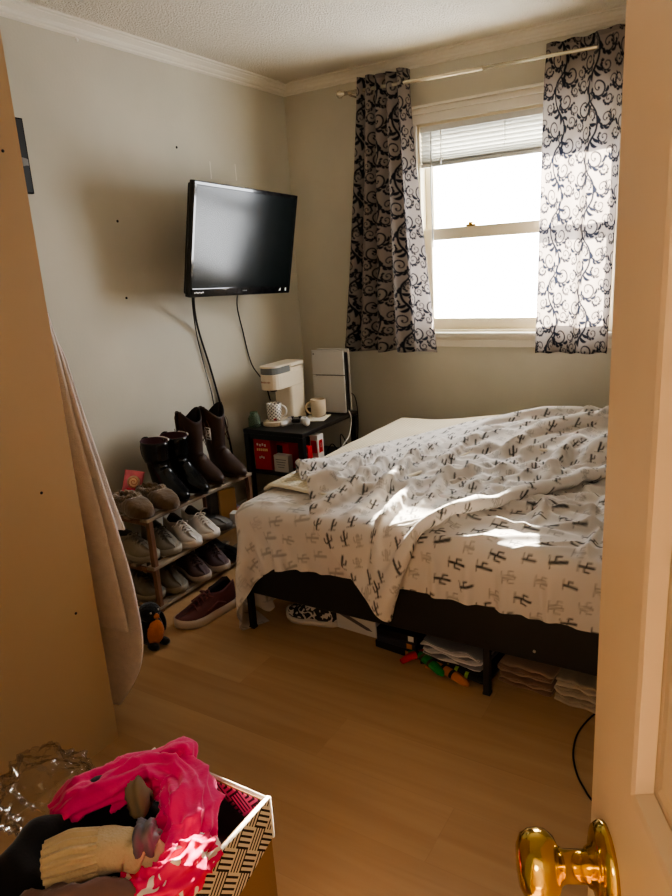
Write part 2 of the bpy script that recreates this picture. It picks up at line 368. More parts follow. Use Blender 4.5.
def damask_raster(nu, nv, du, dv, tile=(.30, .36), seed=1):
    """acanthus scrolls: tapered spirals joined by stems, leaves along them, half-drop repeat"""
    ra = Ras(nu, nv, du, dv); W, H = nu * du, nv * dv
    def stroke(pts, w0, w1, bell=False):
        n = len(pts)
        for k in range(n):
            t = k / (n - 1); w = (w0 + (w1 - w0) * t) if not bell else max(w1, w0 * math.sin(PI * t) ** .8)
            ra.disc(pts[k][0], pts[k][1], w)
    def spiral(cx, cy, r, a0, turns, sg, w):
        n = int(34 * turns * (r / .05) + 14); P = []
        for k in range(n):
            t = k / (n - 1); rr_ = r * (1 - t) ** .75 + .004; a = a0 + sg * 2 * PI * turns * t; P.append((cx + rr_ * math.cos(a), cy + rr_ * math.sin(a)))
        stroke(P, w, w * .35); ra.disc(P[-1][0], P[-1][1], w * .95); return P
    def leaf(x, y, a, L, w, curl):
        P = []; n = 22
        for k in range(n):
            t = k / (n - 1); aa = a + curl * t; P.append((x, y)); x += L / n * math.cos(aa); y += L / n * math.sin(aa)
        stroke(P, w, .0009, True)
    tw, th = tile; rr_l = random.Random(seed)
    for i in range(-1, int(W / tw) + 2):
        for j in range(-1, int(H / th) + 2):
            ox = i * tw; oy = j * th + (th / 2 if i % 2 else 0); f = 1 if (i % 2 == 0) else -1
            def X(x): return ox + tw / 2 + f * x
            def sp(x, y, r, a, t, s_, w):
                aa = a if f == 1 else PI - a; return spiral(X(x), oy + y, r, aa, t, s_ * f, w)
            def lf(x, y, a, L, w, c): leaf(X(x), oy + y, a if f == 1 else PI - a, L, w, c * f)
            def vine(P0, w0, w1):
                pts = []
                for k in range(len(P0) - 1):
                    a0, b0 = P0[max(k - 1, 0)], P0[k]; c0, d0 = P0[k + 1], P0[min(k + 2, len(P0) - 1)]
                    for t in np.linspace(0, 1, 14, endpoint=False):
                        q = [.5 * (2 * b0[e] + (c0[e] - a0[e]) * t + (2 * a0[e] - 5 * b0[e] + 4 * c0[e] - d0[e]) * t * t + (3 * b0[e] - a0[e] - 3 * c0[e] + d0[e]) * t ** 3) for e in (0, 1)]; pts.append((X(q[0]), oy + q[1]))
                stroke(pts, w0, w1)
            w_ = .0056
            vine([(-.02, -.02), (.035, .05), (.03, .12), (-.03, .18), (-.035, .25), (.0, .31)], w_, w_)
            for cx, cy, r, a0, tn, sg, ww in ((-.035, .075, .040, .3, 1.35, 1, w_), (.07, .155, .040, 3.3, 1.35, -1, w_), (-.085, .205, .034, .2, 1.3, 1, w_ * .9), (.045, .262, .036, 3.6, 1.35, -1, w_ * .95), (.085, .055, .026, 2.6, 1.2, -1, w_ * .8), (-.09, .125, .022, 0.2, 1.2, 1, w_ * .8), (-.075, .285, .024, 5.5, 1.2, 1, w_ * .8), (.1, .225, .018, 3.9, 1.1, -1, w_ * .7), (-.11, .05, .024, 1.0, 1.2, 1, w_ * .7), (.0, .195, .02, 2.0, 1.1, 1, w_ * .6), (.105, .3, .022, 4.5, 1.2, -1, w_ * .7), (.02, .12, .016, 5.0, 1.0, -1, w_ * .6)):
                sp(cx, cy, r, a0, tn, sg, ww)
                for q in range(4): a = a0 + sg * (.5 + q * .62); lf(cx + r * math.cos(a), cy + r * math.sin(a), a + sg * .65, r * rr_l.uniform(.7, 1.15), r * .19, sg * 1.9)
                for q in range(3): a = a0 + sg * (q * .55 - .2); lf(cx + r * .98 * math.cos(a), cy + r * .98 * math.sin(a), a + sg * 1.75, r * .75, r * .19, sg * -1.4)
            for (lx, ly, la, L_, lw, lc) in ((.0, .0, 1.9, .055, .006, 1.6), (.03, .06, .4, .05, .0058, 1.8), (.035, .1, 2.3, .05, .0055, -1.4), (-.0, .15, .5, .055, .006, 1.5), (-.03, .19, 2.6, .045, .0055, -1.7), (-.035, .225, .7, .05, .006, -1.2), (-.015, .285, 2.2, .05, .0055, 1.4), (.0, .31, .6, .05, .006, 1.6), (.02, .03, -.3, .045, .005, 1.6), (.03, .13, 1.1, .05, .0055, -1.7)): lf(lx, ly, la, L_ * 1.1, lw * 1.5, lc)
    return ra.a

# ================================================================== materials used
WALL = srgb(198, 194, 180)
M_wall = wall_mat('wall_paint', WALL)
M_closet = mat('closet_paint', srgb(196, 170, 134), .55, bump=(60, .08, .003), var=(1.5, .03))
M_trim = mat('trim_paint', srgb(226, 220, 206), .4, var=(3, .04))
M_sash = mat('sash_vinyl', srgb(232, 222, 196), .4)
M_ceil = mat('popcorn_ceiling', srgb(238, 230, 214), .95, bump=(130, 1.0, .02), spec=.1)
M_floor = floor_mat()
M_door = mat('door_paint', srgb(206, 182, 148), .4, bump=(40, .1, .003), var=(4, .03))
M_brass = mat('polished_brass', srgb(216, 182, 98), .12, 1.0)
M_black = mat('black_metal', srgb(26, 26, 27), .45, spec=.4)
M_bedm = mat('bed_frame_black', srgb(30, 31, 32), .5, var=(6, .1))
M_blackpl = mat('black_plastic', srgb(16, 16, 18), .3)
M_cord = mat('black_cord', srgb(14, 14, 15), .5)
M_blackw = mat('black_laminate', srgb(28, 25, 24), .4, var=(9, .15))
M_white = mat('white_plastic', srgb(228, 226, 222), .35)
M_steel = mat('brushed_steel', srgb(190, 188, 180), .3, 1.0)
M_blind = mat('blind_white', srgb(206, 206, 200), .5)

# ================================================================== room shell
RX, RY, CZ = 3.02, -3.87, 2.418
b = B(); b.bx(-.12, RX + .5, -5.3, .12, -.1, 0); struct('floor', b, M_floor)
b = B(); b.bx(-.12, RX + .5, -5.3, .12, CZ, CZ + .1); struct('ceiling', b, M_ceil)
b = B(); b.bx(-.12, 0, RY, .12, 0, CZ); struct('wall_left', b, M_wall)
WX0, WX1, WZ0, WZ1 = .848, 1.875, .985, 2.085
b = B()
b.bx(0, WX0, 0, .12, 0, CZ); b.bx(WX1, RX, 0, .12, 0, CZ); b.bx(WX0, WX1, 0, .12, 0, WZ0); b.bx(WX0, WX1, 0, .12, WZ1, CZ)
struct('wall_back', b, M_wall)
b = B(); b.bx(RX, RX + .12, RY, .12, 0, CZ); struct('wall_right', b, M_wall)
b = B(); b.bx(-.12, 2.0, RY - .12, RY, 0, CZ); b.bx(2.84, RX + .12, RY - .12, RY, 0, CZ); b.bx(2.0, 2.84, RY - .12, RY, 2.05, CZ); struct('wall_front', b, M_wall)
b = B(); b.bx(.0, .893, RY, -2.49, 0, CZ); struct('wall_closet', b, M_closet)
b = B(); b.bx(1.5, 3.5, -5.3, -5.2, 0, CZ); b.bx(1.4, 1.5, -5.3, RY - .12, 0, CZ); b.bx(3.5, 3.6, -5.3, RY - .12, 0, CZ); struct('wall_hall', b, M_closet)

def crown(name, p0, p1, inward):
    """stepped crown moulding between two points at ceiling height"""
    prof = [(0, 0), (.006, 0), (.012, .005), (.012, .012), (.019, .016), (.025, .024), (.025, .029), (.036, .037), (.043, .042), (.043, .047), (.052, .050), (.052, .058), (0, .058)]
    p0 = Vector(p0); p1 = Vector(p1); iv = Vector(inward)
    rings = [[p + iv * a + Vector((0, 0, CZ - .058 + z)) for a, z in prof] for p in (p0, p1)]
    b = B(); b.loft(rings); b.S = [False] * len(b.S); struct(name, b, M_trim)
crown('trim_1', (0, RY, 0), (0, 0, 0), (1, 0, 0)); crown('trim_2', (0, 0, 0), (RX, 0, 0), (0, -1, 0)); crown('trim_3', (RX, 0, 0), (RX, RY, 0), (-1, 0, 0))
for nm, x0, x1, y0, y1 in (('baseboard_left', 0, .014, -2.49, 0), ('baseboard_back', 0, RX, -.014, 0), ('baseboard_right', RX - .014, RX, RY, 0)):
    b = B(); b.bx(x0, x1, y0, y1, 0, .09, .004); struct(nm, b, M_trim)

# ------------------------------------------------------------------ window
b = B()   # casing: side boards, crowned head, stool and apron
b.bx(WX0 - .075, WX0, -.018, 0, WZ0 - .02, WZ1, .004); b.bx(WX1, WX1 + .075, -.018, 0, WZ0 - .02, WZ1, .004)
b.bx(WX0 - .075, WX1 + .075, -.018, 0, WZ1, WZ1 + .045, .004); b.bx(WX0 - .085, WX1 + .085, -.03, 0, WZ1 + .045, WZ1 + .056, .003); b.bx(WX0 - .08, WX1 + .08, -.022, 0, WZ1 + .056, WZ1 + .074, .003)
b.bx(WX0 - .095, WX1 + .095, -.038, 0, WZ1 + .074, WZ1 + .088, .004)
b.bx(WX0 - .09, WX1 + .09, -.045, .03, WZ0 - .022, WZ0, .005); b.bx(WX0 - .075, WX1 + .075, -.02, 0, WZ0 - .082, WZ0 - .022, .004); b.bx(WX0 - .075, WX1 + .075, -.026, 0, WZ0 - .045, WZ0 - .037, .003)
win = struct('window_1', b, M_trim)
b = B()
for x in (WX0, WX1 - .012): b.bx(x, x + .012, 0, .12, WZ0, WZ1)
b.bx(WX0, WX1, 0, .12, WZ1 - .012, WZ1); b.bx(WX0, WX1, .0, .14, WZ0, WZ0 + .012)
b.obj('jamb', M_sash, win)
ZM = 1.522
def sash(name, y, z0, z1, bot, top, st=.046):
    b = B(); b.bx(WX0 + .012, WX0 + .012 + st, y, y + .028, z0, z1, .003); b.bx(WX1 - .012 - st, WX1 - .012, y, y + .028, z0, z1, .003)
    b.bx(WX0 + .012 + st, WX1 - .012 - st, y + .001, y + .027, z0, z0 + bot, .003); b.bx(WX0 + .012 + st, WX1 - .012 - st, y + .001, y + .027, z1 - top, z1, .003)
    s = b.obj(name, M_sash, win); return s
s1 = sash('lower_sash', .03, WZ0 + .012, ZM + .026, .062, .062); s2 = sash('upper_sash', .062, ZM - .03, WZ1 - .012, .05, .04)
# clear glass: mostly transparent with a faint glossy face
mg = bpy.data.materials.new('window_glass'); mg.use_nodes = True; x = NX(mg); tr = x.n('ShaderNodeBsdfTransparent'); gl = x.n('ShaderNodeBsdfGlossy'); gl.inputs['Roughness'].default_value = .02
fr = x.n('ShaderNodeFresnel'); mx = x.n('ShaderNodeMixShader'); x.l(fr.outputs[0], mx.inputs[0]); x.l(tr.outputs[0], mx.inputs[1]); x.l(gl.outputs[0], mx.inputs[2]); x.l(mx.outputs[0], mg.node_tree.nodes['Material Output'].inputs['Surface'])
P = lambda x0, x1, y, z0, z1: np.array([[[x0, y, z0], [x0, y, z1]], [[x1, y, z0], [x1, y, z1]]])
B().grid(P(WX0 + .04, WX1 - .04, .045, WZ0 + .07, ZM - .03)).obj('glass_pane', mg, s1); B().grid(P(WX0 + .04, WX1 - .04, .077, ZM + .01, WZ1 - .05)).obj('glass_pane', mg, s2)
# insect screen outside the lower sash: half-open weave
ms = bpy.data.materials.new('insect_screen'); ms.use_nodes = True; x = NX(ms); tr = x.n('ShaderNodeBsdfTransparent'); df = x.n('ShaderNodeBsdfTranslucent'); df.inputs[0].default_value = (.6, .6, .6, 1); tr.inputs[0].default_value = (1, 1, 1, 1)
mx = x.n('ShaderNodeMixShader'); mx.inputs[0].default_value = .14; x.l(tr.outputs[0], mx.inputs[1]); x.l(df.outputs[0], mx.inputs[2]); x.l(mx.outputs[0], ms.node_tree.nodes['Material Output'].inputs['Surface'])
B().grid(P(WX0 + .02, WX1 - .02, .105, WZ0 + .02, ZM)).obj('insect_screen', ms, win)
b = B(); b.box((1.135, .027, ZM + .031), (.055, .02, .01), .003); b.box((1.135, .02, ZM + .041), (.022, .014, .014), .004); b.box((1.15, .014, ZM + .043), (.034, .008, .006), .002)
b.obj('sash_lock', M_brass, s1)
# outside: snow-pale yard and a neighbouring wall far beyond
# ------------------------------------------------------------------ blind
bl = thing('window_blind', (1.33, .012, WZ1 - .015), 'white slatted blind pulled up in a stack at the top of the window', 'blind')
BX0, BX1 = WX0 + .018, WX1 - .018
b = B(); b.bx(BX0, BX1, -.004, .026, WZ1 - .045, WZ1 - .014, .003); b.obj('headrail', M_blind, bl)
b = B()
for k, z in enumerate([2.03, 2.008, 1.986, 1.964, 1.943, 1.924, 1.910, 1.899, 1.890]):
    b.box(((BX0 + BX1) / 2, .011, z), (BX1 - BX0, .030, .0022), 0, rot=(math.radians(-60 + 5 * k), 0, 0))
b.obj('slats', M_blind, bl)
b = B(); b.bx(BX0, BX1, -.003, .025, 1.866, 1.884, .003); b.obj('bottom_rail', M_blind, bl)
for xx in (.985, 1.33, 1.68):
    b = B(); b.tube([(xx, -.004, 2.04), (xx, -.004, 1.87), (xx, .026, 1.866), (xx, .026, 2.04)], .0014, 5); b.obj('ladder_cord', M_blind, bl)
b = B(); b.tube([(.93, -.008, 2.04), (.925, -.012, 1.78), (.93, -.01, 1.45)], .0035, 6); b.obj('tilt_wand', mat('clear_wand', srgb(200, 200, 195), .2, alpha=.8), bl)
b = B(); b.tube([(.985, -.008, 2.04), (.987, -.012, 1.95), (.985, -.012, 1.90)], .0018, 5); b.lathe([(.001, 0), (.006, .004), (.005, .02), (.001, .026)], Matrix.Translation((.985, -.012, 1.876)), 10); b.obj('pull_cord', M_white, bl)

# ------------------------------------------------------------------ door on the right, open into the room
E = Vector((2.4227, -3.1582, 0)); dd = Vector((.43, -.903, 0)).normalized(); nn = Vector((-.903, -.43, 0)).normalized()
DM = Matrix(((dd.x, -nn.x, 0, E.x), (dd.y, -nn.y, 0, E.y), (0, 0, 1, 0), (0, 0, 0, 1)))   # local x from latch edge to hinge, y into the door
DW, DH, DT = .76, 2.02, .035
bm_ = B()
panels = [(.092, .335, .23, .84), (.425, .655, .23, .84), (.092, .335, 1.03, 1.60), (.425, .655, 1.03, 1.60), (.092, .335, 1.70, 1.90), (.425, .655, 1.70, 1.90)]
def dbox(bb, x0, x1, y0, y1, z0, z1, bev=0): bb.box(((x0 + x1) / 2, (y0 + y1) / 2, (z0 + z1) / 2), (x1 - x0, y1 - y0, z1 - z0), bev, M=DM)
for x0, x1 in ((0, .092), (.335, .425), (.655, DW)): dbox(bm_, x0, x1, 0, DT, .012, DH)
for z0, z1 in ((.012, .23), (.84, 1.03), (1.60, 1.70), (1.90, DH)):
    for x0, x1 in ((.092, .335), (.425, .655)): dbox(bm_, x0, x1, 0, DT, z0, z1)
for x0, x1, z0, z1 in panels:
    dbox(bm_, x0, x1, .010, DT - .010, z0, z1)
    # sloped sticking around the panel then a raised field
    def fr(d0, y0, d1, y1):
        r0 = [(x0 + d0, z0 + d0), (x1 - d0, z0 + d0), (x1 - d0, z1 - d0), (x0 + d0, z1 - d0)]; r1 = [(x0 + d1, z0 + d1), (x1 - d1, z0 + d1), (x1 - d1, z1 - d1), (x0 + d1, z1 - d1)]
        V = [(a, y0, c) for a, c in r0] + [(a, y1, c) for a, c in r1]; bm_.add(V, [[i, (i + 1) % 4, 4 + (i + 1) % 4, 4 + i] for i in range(4)], DM, 0, False)
    fr(0, 0, .006, .001); fr(.006, .001, .016, .0095); fr(.022, .0095, .045, .003); 
    bm_.add([(x0 + .045, .003, z0 + .045), (x1 - .045, .003, z0 + .045), (x1 - .045, .003, z1 - .045), (x0 + .045, .003, z1 - .045)], [[0, 1, 2, 3]], DM, 0, False)
door = struct('door_1', bm_, M_door)
KM = DM @ Matrix.Translation((.052, 0, .925)) @ Matrix.Rotation(PI / 2, 4, 'X')     # local +z out of the face towards the doorway
b = B(); b.lathe([(.0, .0), (.034, 0), (.0345, .003), (.031, .008), (.024, .0105), (.0165, .012), (.0145, .016)], KM, 40); rs = b.obj('rosette', M_brass, door)
b = B(); b.lathe([(.0125, .010), (.0125, .034), (.015, .038), (.022, .041), (.0265, .047), (.0275, .053), (.0265, .060), (.023, .066), (.016, .0695), (.008, .0705), (0, .0708)], KM, 40); b.obj('door_knob', M_brass, door)
KB = DM @ Matrix.Translation((.052, DT, .925)) @ Matrix.Rotation(-PI / 2, 4, 'X')
b = B(); b.lathe([(.034, 0), (.031, .008), (.0125, .012), (.0125, .034), (.022, .041), (.0275, .053), (.023, .066), (0, .0708)], KB, 32); b.obj('door_knob', M_brass, door)
b = B(); dbox(b, -.0015, .002, .006, DT - .006, .895, .955); b.obj('latch_plate', M_brass, door)

# ================================================================== bed
X0, X1, Y0, Y1, ZT = .865, 2.93, -1.76, -.24, .522
bed = thing('platform_bed', (1.9, -1.0, 0), 'black metal platform bed frame with deep side rail beneath the cactus sheets', 'bed')
b = B(); b.bx(X0 - .02, X1, Y0 - .022, Y0, .168, .345, .006); b.obj('side_rail', M_bedm, bed)
b = B(); b.bx(X0 - .02, X1, Y1, Y1 + .022, .168, .345, .006); b.obj('side_rail', M_bedm, bed)
b = B(); b.bx(X0 - .02, X0, Y0, Y1 + .0, .168, .345, .006); b.obj('foot_rail', M_bedm, bed)
b = B(); b.bx(X1 - .02, X1, Y0, Y1 + .0, .168, .345, .006); b.obj('head_rail', M_bedm, bed)
for lx, ly in ((X0 + .0, Y0 + .0), (1.845, Y0 - .010), (X1 - .04, Y0 + .0), (X0 + .0, Y1 - .03), (1.84, Y1 - .03), (X1 - .04, Y1 - .03), (1.84, -1.0)):
    b = B(); b.bx(lx - .0115, lx + .0115, ly - .0115, ly + .0115, 0, .2, .003); b.bx(lx - .013, lx + .013, ly - .013, ly + .013, 0, .01, .002); b.obj('leg', M_bedm, bed)
for k in range(9):
    b = B(); xx = X0 + .12 + k * .235; b.bx(xx, xx + .07, Y0, Y1, .33, .345, .003); b.obj('slat', M_bedm, bed)
b = B(); b.lathe([(.005, 0), (.005, .002), (.003, .004), (0, .0045)], Matrix.Translation((2.0, Y0 - .022, .205)) @ Matrix.Rotation(PI / 2, 4, 'X'), 10); b.obj('bolt', M_steel, bed)
matt = B(); matt.bx(X0, X1 - .03, Y0 + .005, Y1, .348, ZT - .012, .045)
mo = matt.obj('mattress', mat('mattress_ticking', srgb(225, 220, 208), .9)); props(mo, 'thick cream mattress lying on the black bed frame under the sheets', 'mattress')

# --- lower sheet (draped over front and left of the mattress)
LX0, LX1, LY0, LY1 = X0 - .42, 2.86, Y0 - .165, -.75
ru = .03
nu = int((LX1 - LX0) / ru) + 1; nv = int((LY1 - LY0) / ru) + 1
us = np.arange(nu) * ru; vs = np.arange(nv) * ru
xs = LX0 + us; xs = np.where(xs > 1.35, 1.35 + (xs - 1.35) * .93, xs)
ys = LY0 + vs; ys = np.where(ys > -1.66, -1.66 + (ys + 1.66) * .88, ys)
Pa = np.zeros((nu, nv, 3)); Pa[..., 0] = xs[:, None]; Pa[..., 1] = ys[None]; Pa[..., 2] = ZT + .012
# gather lines running from the far right towards the front edge
Yg = Pa[..., 1]; Xg = Pa[..., 0]
w = sstep(1.35, 1.8, Xg) * sstep(-1.74, -1.66, Yg)
Pa[..., 2] += w * .012 * (np.sin((Yg * 1.0 + .16 * Xg) * 2 * PI / .105) + .7 * np.sin((Yg - .25 * Xg) * 2 * PI / .17 + 1) + 1)
Pa[..., 2] += .004 * rng.standard_normal(Pa.shape[:2]) * w
Pa[..., 2] += .003 * rng.standard_normal(Pa.shape[:2])
colA = box_collider((X0 - .036, Y0 - .024, .12), (X1 + .3, Y1, ZT), .05, .006, fric=.55)
pinA = np.zeros((nu, nv), bool); pinA[-1, :] = True; pinA[:, -1] = True; pinA[:int(.42 / ru), -1] = False
Pa = pbd(Pa, ru, ru, 75, colA, iters=10, pin=pinA, bend=.03)
# stray wall/bed overlap guard
def creases(P, segs, zmin):
    for (x0, y0, x1, y1, w0, h0) in segs:
        d = np.array([x1 - x0, y1 - y0]); L = math.hypot(*d); d = d / L
        s_ = (P[..., 0] - x0) * d[0] + (P[..., 1] - y0) * d[1]; q = (P[..., 1] - y0) * d[0] - (P[..., 0] - x0) * d[1] - .012 * np.sin(s_ * 11 + x0 * 40)
        env = np.clip(s_ / (L * .35), 0, 1) * np.clip((L - s_) / (L * .35), 0, 1); env = env * env * (3 - 2 * env)
        qq = q / w0; prof = np.where(qq > 0, np.exp(-(qq * 1.5) ** 2), np.exp(-(qq * .75) ** 2))
        P[..., 2] += h0 * env * prof * sstep(zmin - .015, zmin + .004, P[..., 2] )
K = 7
PA = upsample(Pa, K); NA = PA.shape[:2]; dA = ru / K
rs_ = random.Random(11); segs = []
for q in range(34):
    xx = rs_.uniform(1.5, 2.35); yy = rs_.uniform(-1.74, -1.15); a = rs_.choice([.35, .55, .75, .2, -.35, 1.0]) + rs_.uniform(-.15, .15); L = rs_.uniform(.2, .55)
    segs.append((xx - L / 2 * math.cos(a), yy - L / 2 * math.sin(a), xx + L / 2 * math.cos(a), yy + L / 2 * math.sin(a), rs_.uniform(.010, .02), rs_.uniform(.008, .02)))
for q in range(8):
    xx = rs_.uniform(.95, 1.3); yy = rs_.uniform(-1.72, -1.6); a = rs_.uniform(-.3, .3); L = rs_.uniform(.15, .3)
    segs.append((xx - L / 2 * math.cos(a), yy, xx + L / 2 * math.cos(a), yy + L * math.sin(a), .012, .006))
creases(PA, segs, ZT)
def fadeA(u, v): return .42 if u < .98 else 1.0
ca = cactus_raster(NA[0], NA[1], dA, dA, -PI * .48, .05, .094, .060, fadeA)
base = np.array(srgb(226, 220, 214)); dark = np.array(srgb(52, 54, 54))
colr = base * (1 - ca[..., None]) + dark * ca[..., None]
M_sheet = attr_cloth_mat('cactus_sheet', .85, .18, .9)
oa = fast_grid('fitted_sheet', PA, M_sheet, colr); props(oa, 'white cactus-print sheet pulled over the mattress and hanging down the front of the bed', 'sheet')

# --- cream waffle blanket on the back left
nu2, nv2 = 110, 90
bx = np.linspace(X0 - .03, 2.75, nu2)[:, None] * np.ones((1, nv2)); by = (-1.585 + .75 * sstep(1.2, 1.55, bx[:, :1])) * (1 - np.linspace(0, 1, nv2)[None]) + (Y1 - .02) * np.linspace(0, 1, nv2)[None]
def blanket_h(x, y): return .012 + .055 * sstep(1.02, 1.5, x) * sstep(-1.15, -.5, y) + .008 * sstep(1.5, 2.0, x) * sstep(-1.2, -.6, y)
bz = ZT + .013 + blanket_h(bx, by)
ed = np.minimum(np.minimum((bx - X0 + .05) / .05, (Y1 - .02 - by) / .08), 1); bz -= .07 * (1 - np.clip(ed, 0, 1)) ** 2
bz += .004 * vnoise(np.stack([bx, by], -1), 5)
by = by + .02 * np.sin(bx * 9) * sstep(-1.3, -1.6, by) - .0 * bx
PB = np.stack([bx, by, bz], -1)
M_waf = knit_mat('waffle_cotton', srgb(226, 212, 180), 16, 'XY', .55)
b = B(); b.grid(PB); edge = [tuple(PB[i, 0] + np.array([0, 0, .002])) for i in range(0, nu2, 2)]
ob = b.obj('waffle_blanket', M_waf, solid=.012); props(ob, 'cream waffle-knit blanket spread over the back left of the bed', 'blanket')
b = B(); b.tube(edge, .009, 8); b.obj('hem', mat('cream_hem', srgb(232, 222, 200), .9), ob)

# --- upper loose sheet
top_grid = np.full((150, 120), ZT); gx0, gy0, gs = .6, -2.2, .02
def put(Pp):
    i = np.clip(((Pp[..., 0] - gx0) / gs).round().astype(int), 0, 149); j = np.clip(((Pp[..., 1] - gy0) / gs).round().astype(int), 0, 119); np.maximum.at(top_grid, (i, j), Pp[..., 2])
put(upsample(Pa, 2)); put(PB)
def topC(x, y):
    i = np.clip(((x - gx0) / gs).round().astype(int), 0, 149); j = np.clip(((y - gy0) / gs).round().astype(int), 0, 119); t = top_grid[i, j] + .010
    return np.where(y < Y0 - .0, -1, t)
def polyl(pts, n):
    pts = np.array(pts); d = np.r_[0, np.cumsum(np.sqrt(((pts[1:] - pts[:-1]) ** 2).sum(1)))]; t = np.linspace(0, d[-1], n); return np.stack([np.interp(t, d, pts[:, k]) for k in range(2)], 1), d[-1]
rc = .028; nv3 = 66
Rb, lR = polyl([(1.375, -1.945), (1.60, -1.93), (1.66, -1.70), (1.84, -1.40), (2.06, -1.0), (2.4, -.62), (2.8, -.42)], nv3)
Lb, lL = polyl([(.965, -1.375), (.965, -1.03), (.99, -.78), (1.15, -.58), (1.5, -.33), (1.9, -.25), (2.5, -.25)], nv3)
wid = np.sqrt(((Rb - Lb) ** 2).sum(1)); nu3 = int(.95 * 1.17 / rc)
fold = 5
uu = np.linspace(0, 1, nu3)
Pc = np.zeros((nu3 + fold, nv3, 3))
for i, t in enumerate(uu): Pc[i + fold, :, :2] = Rb * (1 - t) + Lb * t
for k in range(fold):   # edge turned under along the near side
    t = (fold - k) * rc * .8; dirv = (Lb - Rb) / wid[:, None]; Pc[k, :, :2] = Rb + dirv * t
Pc[..., 2] = ZT + .05
Pc[fold:, :, 2] += topC(Pc[fold:, :, 0], Pc[fold:, :, 1]).clip(ZT, 1) - ZT
Pc[:fold, :, 2] += (topC(Pc[:fold, :, 0], Pc[:fold, :, 1]).clip(ZT, 1) - ZT) - .03
tcoef = np.linspace(0, 1, nv3)[None] * np.ones((nu3 + fold, 1))
ph = Pc[..., 0] * .8 - Pc[..., 1] * .9
uco = np.linspace(-.08, 1, nu3 + fold)[:, None] * np.ones((1, nv3))
Pc[fold:, :, 2] += (.032 * np.sin(uco * 2 * PI * (3.2 + .8 * tcoef) + 1.5 * tcoef + .4 * np.sin(tcoef * 5)) * sstep(.08, .4, tcoef) + .004 * np.sin(uco * 2 * PI * 7.3 - 3 * tcoef))[fold:] + .02
Pc[..., 2] += .0004 * rng.standard_normal(Pc.shape[:2])
rvC = ((lR + lL) / 2) / (nv3 - 1) * .985
colC = box_collider((X0, Y0 - .038, .12), (X1 + .3, Y1, ZT + .006), .05, .008, top=topC, fric=.8)
pinC = np.zeros(Pc.shape[:2], bool); pinC[:, -1] = True
Pc = pbd(Pc, rc, rvC, 42, colC, iters=12, pin=pinC, bend=.4, damp=.9)
PC = upsample(Pc, 7); NC = PC.shape[:2]
rs_ = random.Random(23); segs = []
for q in range(22):
    xx = rs_.uniform(1.1, 2.1); yy = -1.5 + (xx - 1.1) * .75 + rs_.uniform(-.1, .6); a = .95 + rs_.uniform(-.22, .15); L = rs_.uniform(.45, 1.1)
    segs.append((xx - L / 2 * math.cos(a), yy - L / 2 * math.sin(a), xx + L / 2 * math.cos(a), yy + L / 2 * math.sin(a), rs_.uniform(.014, .03), rs_.uniform(.008, .022)))
creases(PC, segs, ZT)
cc_ = cactus_raster(NC[0], NC[1], rc / 7, rvC / 7, -PI * .30, .047, .074, .06)
colr = base * 1.02 * (1 - cc_[..., None]) + dark * cc_[..., None]
oc = fast_grid('bed_sheet', PC, M_sheet, colr); props(oc, 'rumpled white cactus-print sheet thrown across the bed with one corner hanging over the front', 'sheet')

# ================================================================== curtains and rod
rod = thing('curtain_rod', (1.2, -.1, 2.27), 'thin cream metal curtain rod above the window', 'curtain rod')
RD = lambda x: Vector((x, -.1, 2.2865 - .019 * (x - .46)))
b = B(); b.tube([RD(.455), RD(1.25)], .0105, 14); b.tube([RD(1.2), RD(2.15)], .0085, 14); M_rod = mat('rod_satin', srgb(222, 212, 190), .25, .6); b.obj('pole', M_rod, rod)
for xx in (.44, 2.165):
    b = B(); b.lathe([(.0, -.02), (.012, -.018), (.02, -.008), (.021, .002), (.016, .012), (.011, .018), (.011, .03)], Matrix.Translation(RD(xx)) @ Matrix.Rotation(PI / 2 * (1 if xx < 1 else -1), 4, 'Y'), 20); b.obj('finial', M_rod, rod)
for xx in (.50, 2.0):
    b = B(); p = RD(xx); b.box((p.x, -.004, p.z), (.022, .008, .05), .002); b.tube([(p.x, -.006, p.z - .012), (p.x, -.1, p.z - .014)], .005, 8); b.tube([(p.x, -.1 + .014 * math.cos(a), p.z + .014 * math.sin(a)) for a in [PI + k * PI / 8 for k in range(9)]], .004, 6); b.obj('bracket', M_rod, rod)
M_curt = attr_cloth_mat('damask_curtain', .7, .30, 1.5, bump=(300, .2, .001), sheen=.2)
cb = np.array(srgb(140, 131, 125)); cd = np.array(srgb(22, 25, 34))
def curtain(name, fx, label, zt, zb, Wc, seed):
    du = .0032; nu_ = int(Wc / du); nv_ = int((zt - zb) / du)
    u = np.linspace(0, 1, nu_)[:, None]; v = np.linspace(0, 1, nv_)[None]      # v 0 top
    X, Y = fx(u, v); Z = (zt - (zt - zb) * v) * np.ones_like(u) + .004 * np.sin(u * 23)
    Pp = np.stack([X * np.ones_like(v), Y * np.ones_like(v), Z], -1)
    ras = damask_raster(nu_, nv_, du, du, (.24, .30), seed)
    c = cb * (1 - ras[..., None]) + cd * ras[..., None]
    hem = ((v < .02 / (zt - zb)) | (v > 1 - .01 / (zt - zb)) | (u < .006) | (u > .994)) * np.ones_like(ras); c = np.where(hem[..., None] > 0, c * .75, c)
    o = fast_grid(name, Pp, M_curt, c); props(o, label, 'curtain', 'damask curtains at the window'); return o
def fxL(u, v):
    x0 = .545 - .18 * v ** 1.1; x1 = .848 + .13 * v ** 1.25
    g = .5 * (u + u ** 1.35)
    fold = np.sin(2 * PI * (5.2 * u + .1)) * (1 - sstep(.62, .95, u) * .75)
    x = x0 + (x1 - x0) * g + .010 * np.cos(2 * PI * 5.2 * u) * (1 - .4 * v)
    y = -.098 + (.022 + .016 * v) * fold * (1 - .1 * v) - .012 * v
    top = sstep(.10, .0, v); y = y * (1 - top) + top * (-.1 + .024 * np.sin(2 * PI * (5.2 * u + .1)))
    return x, y
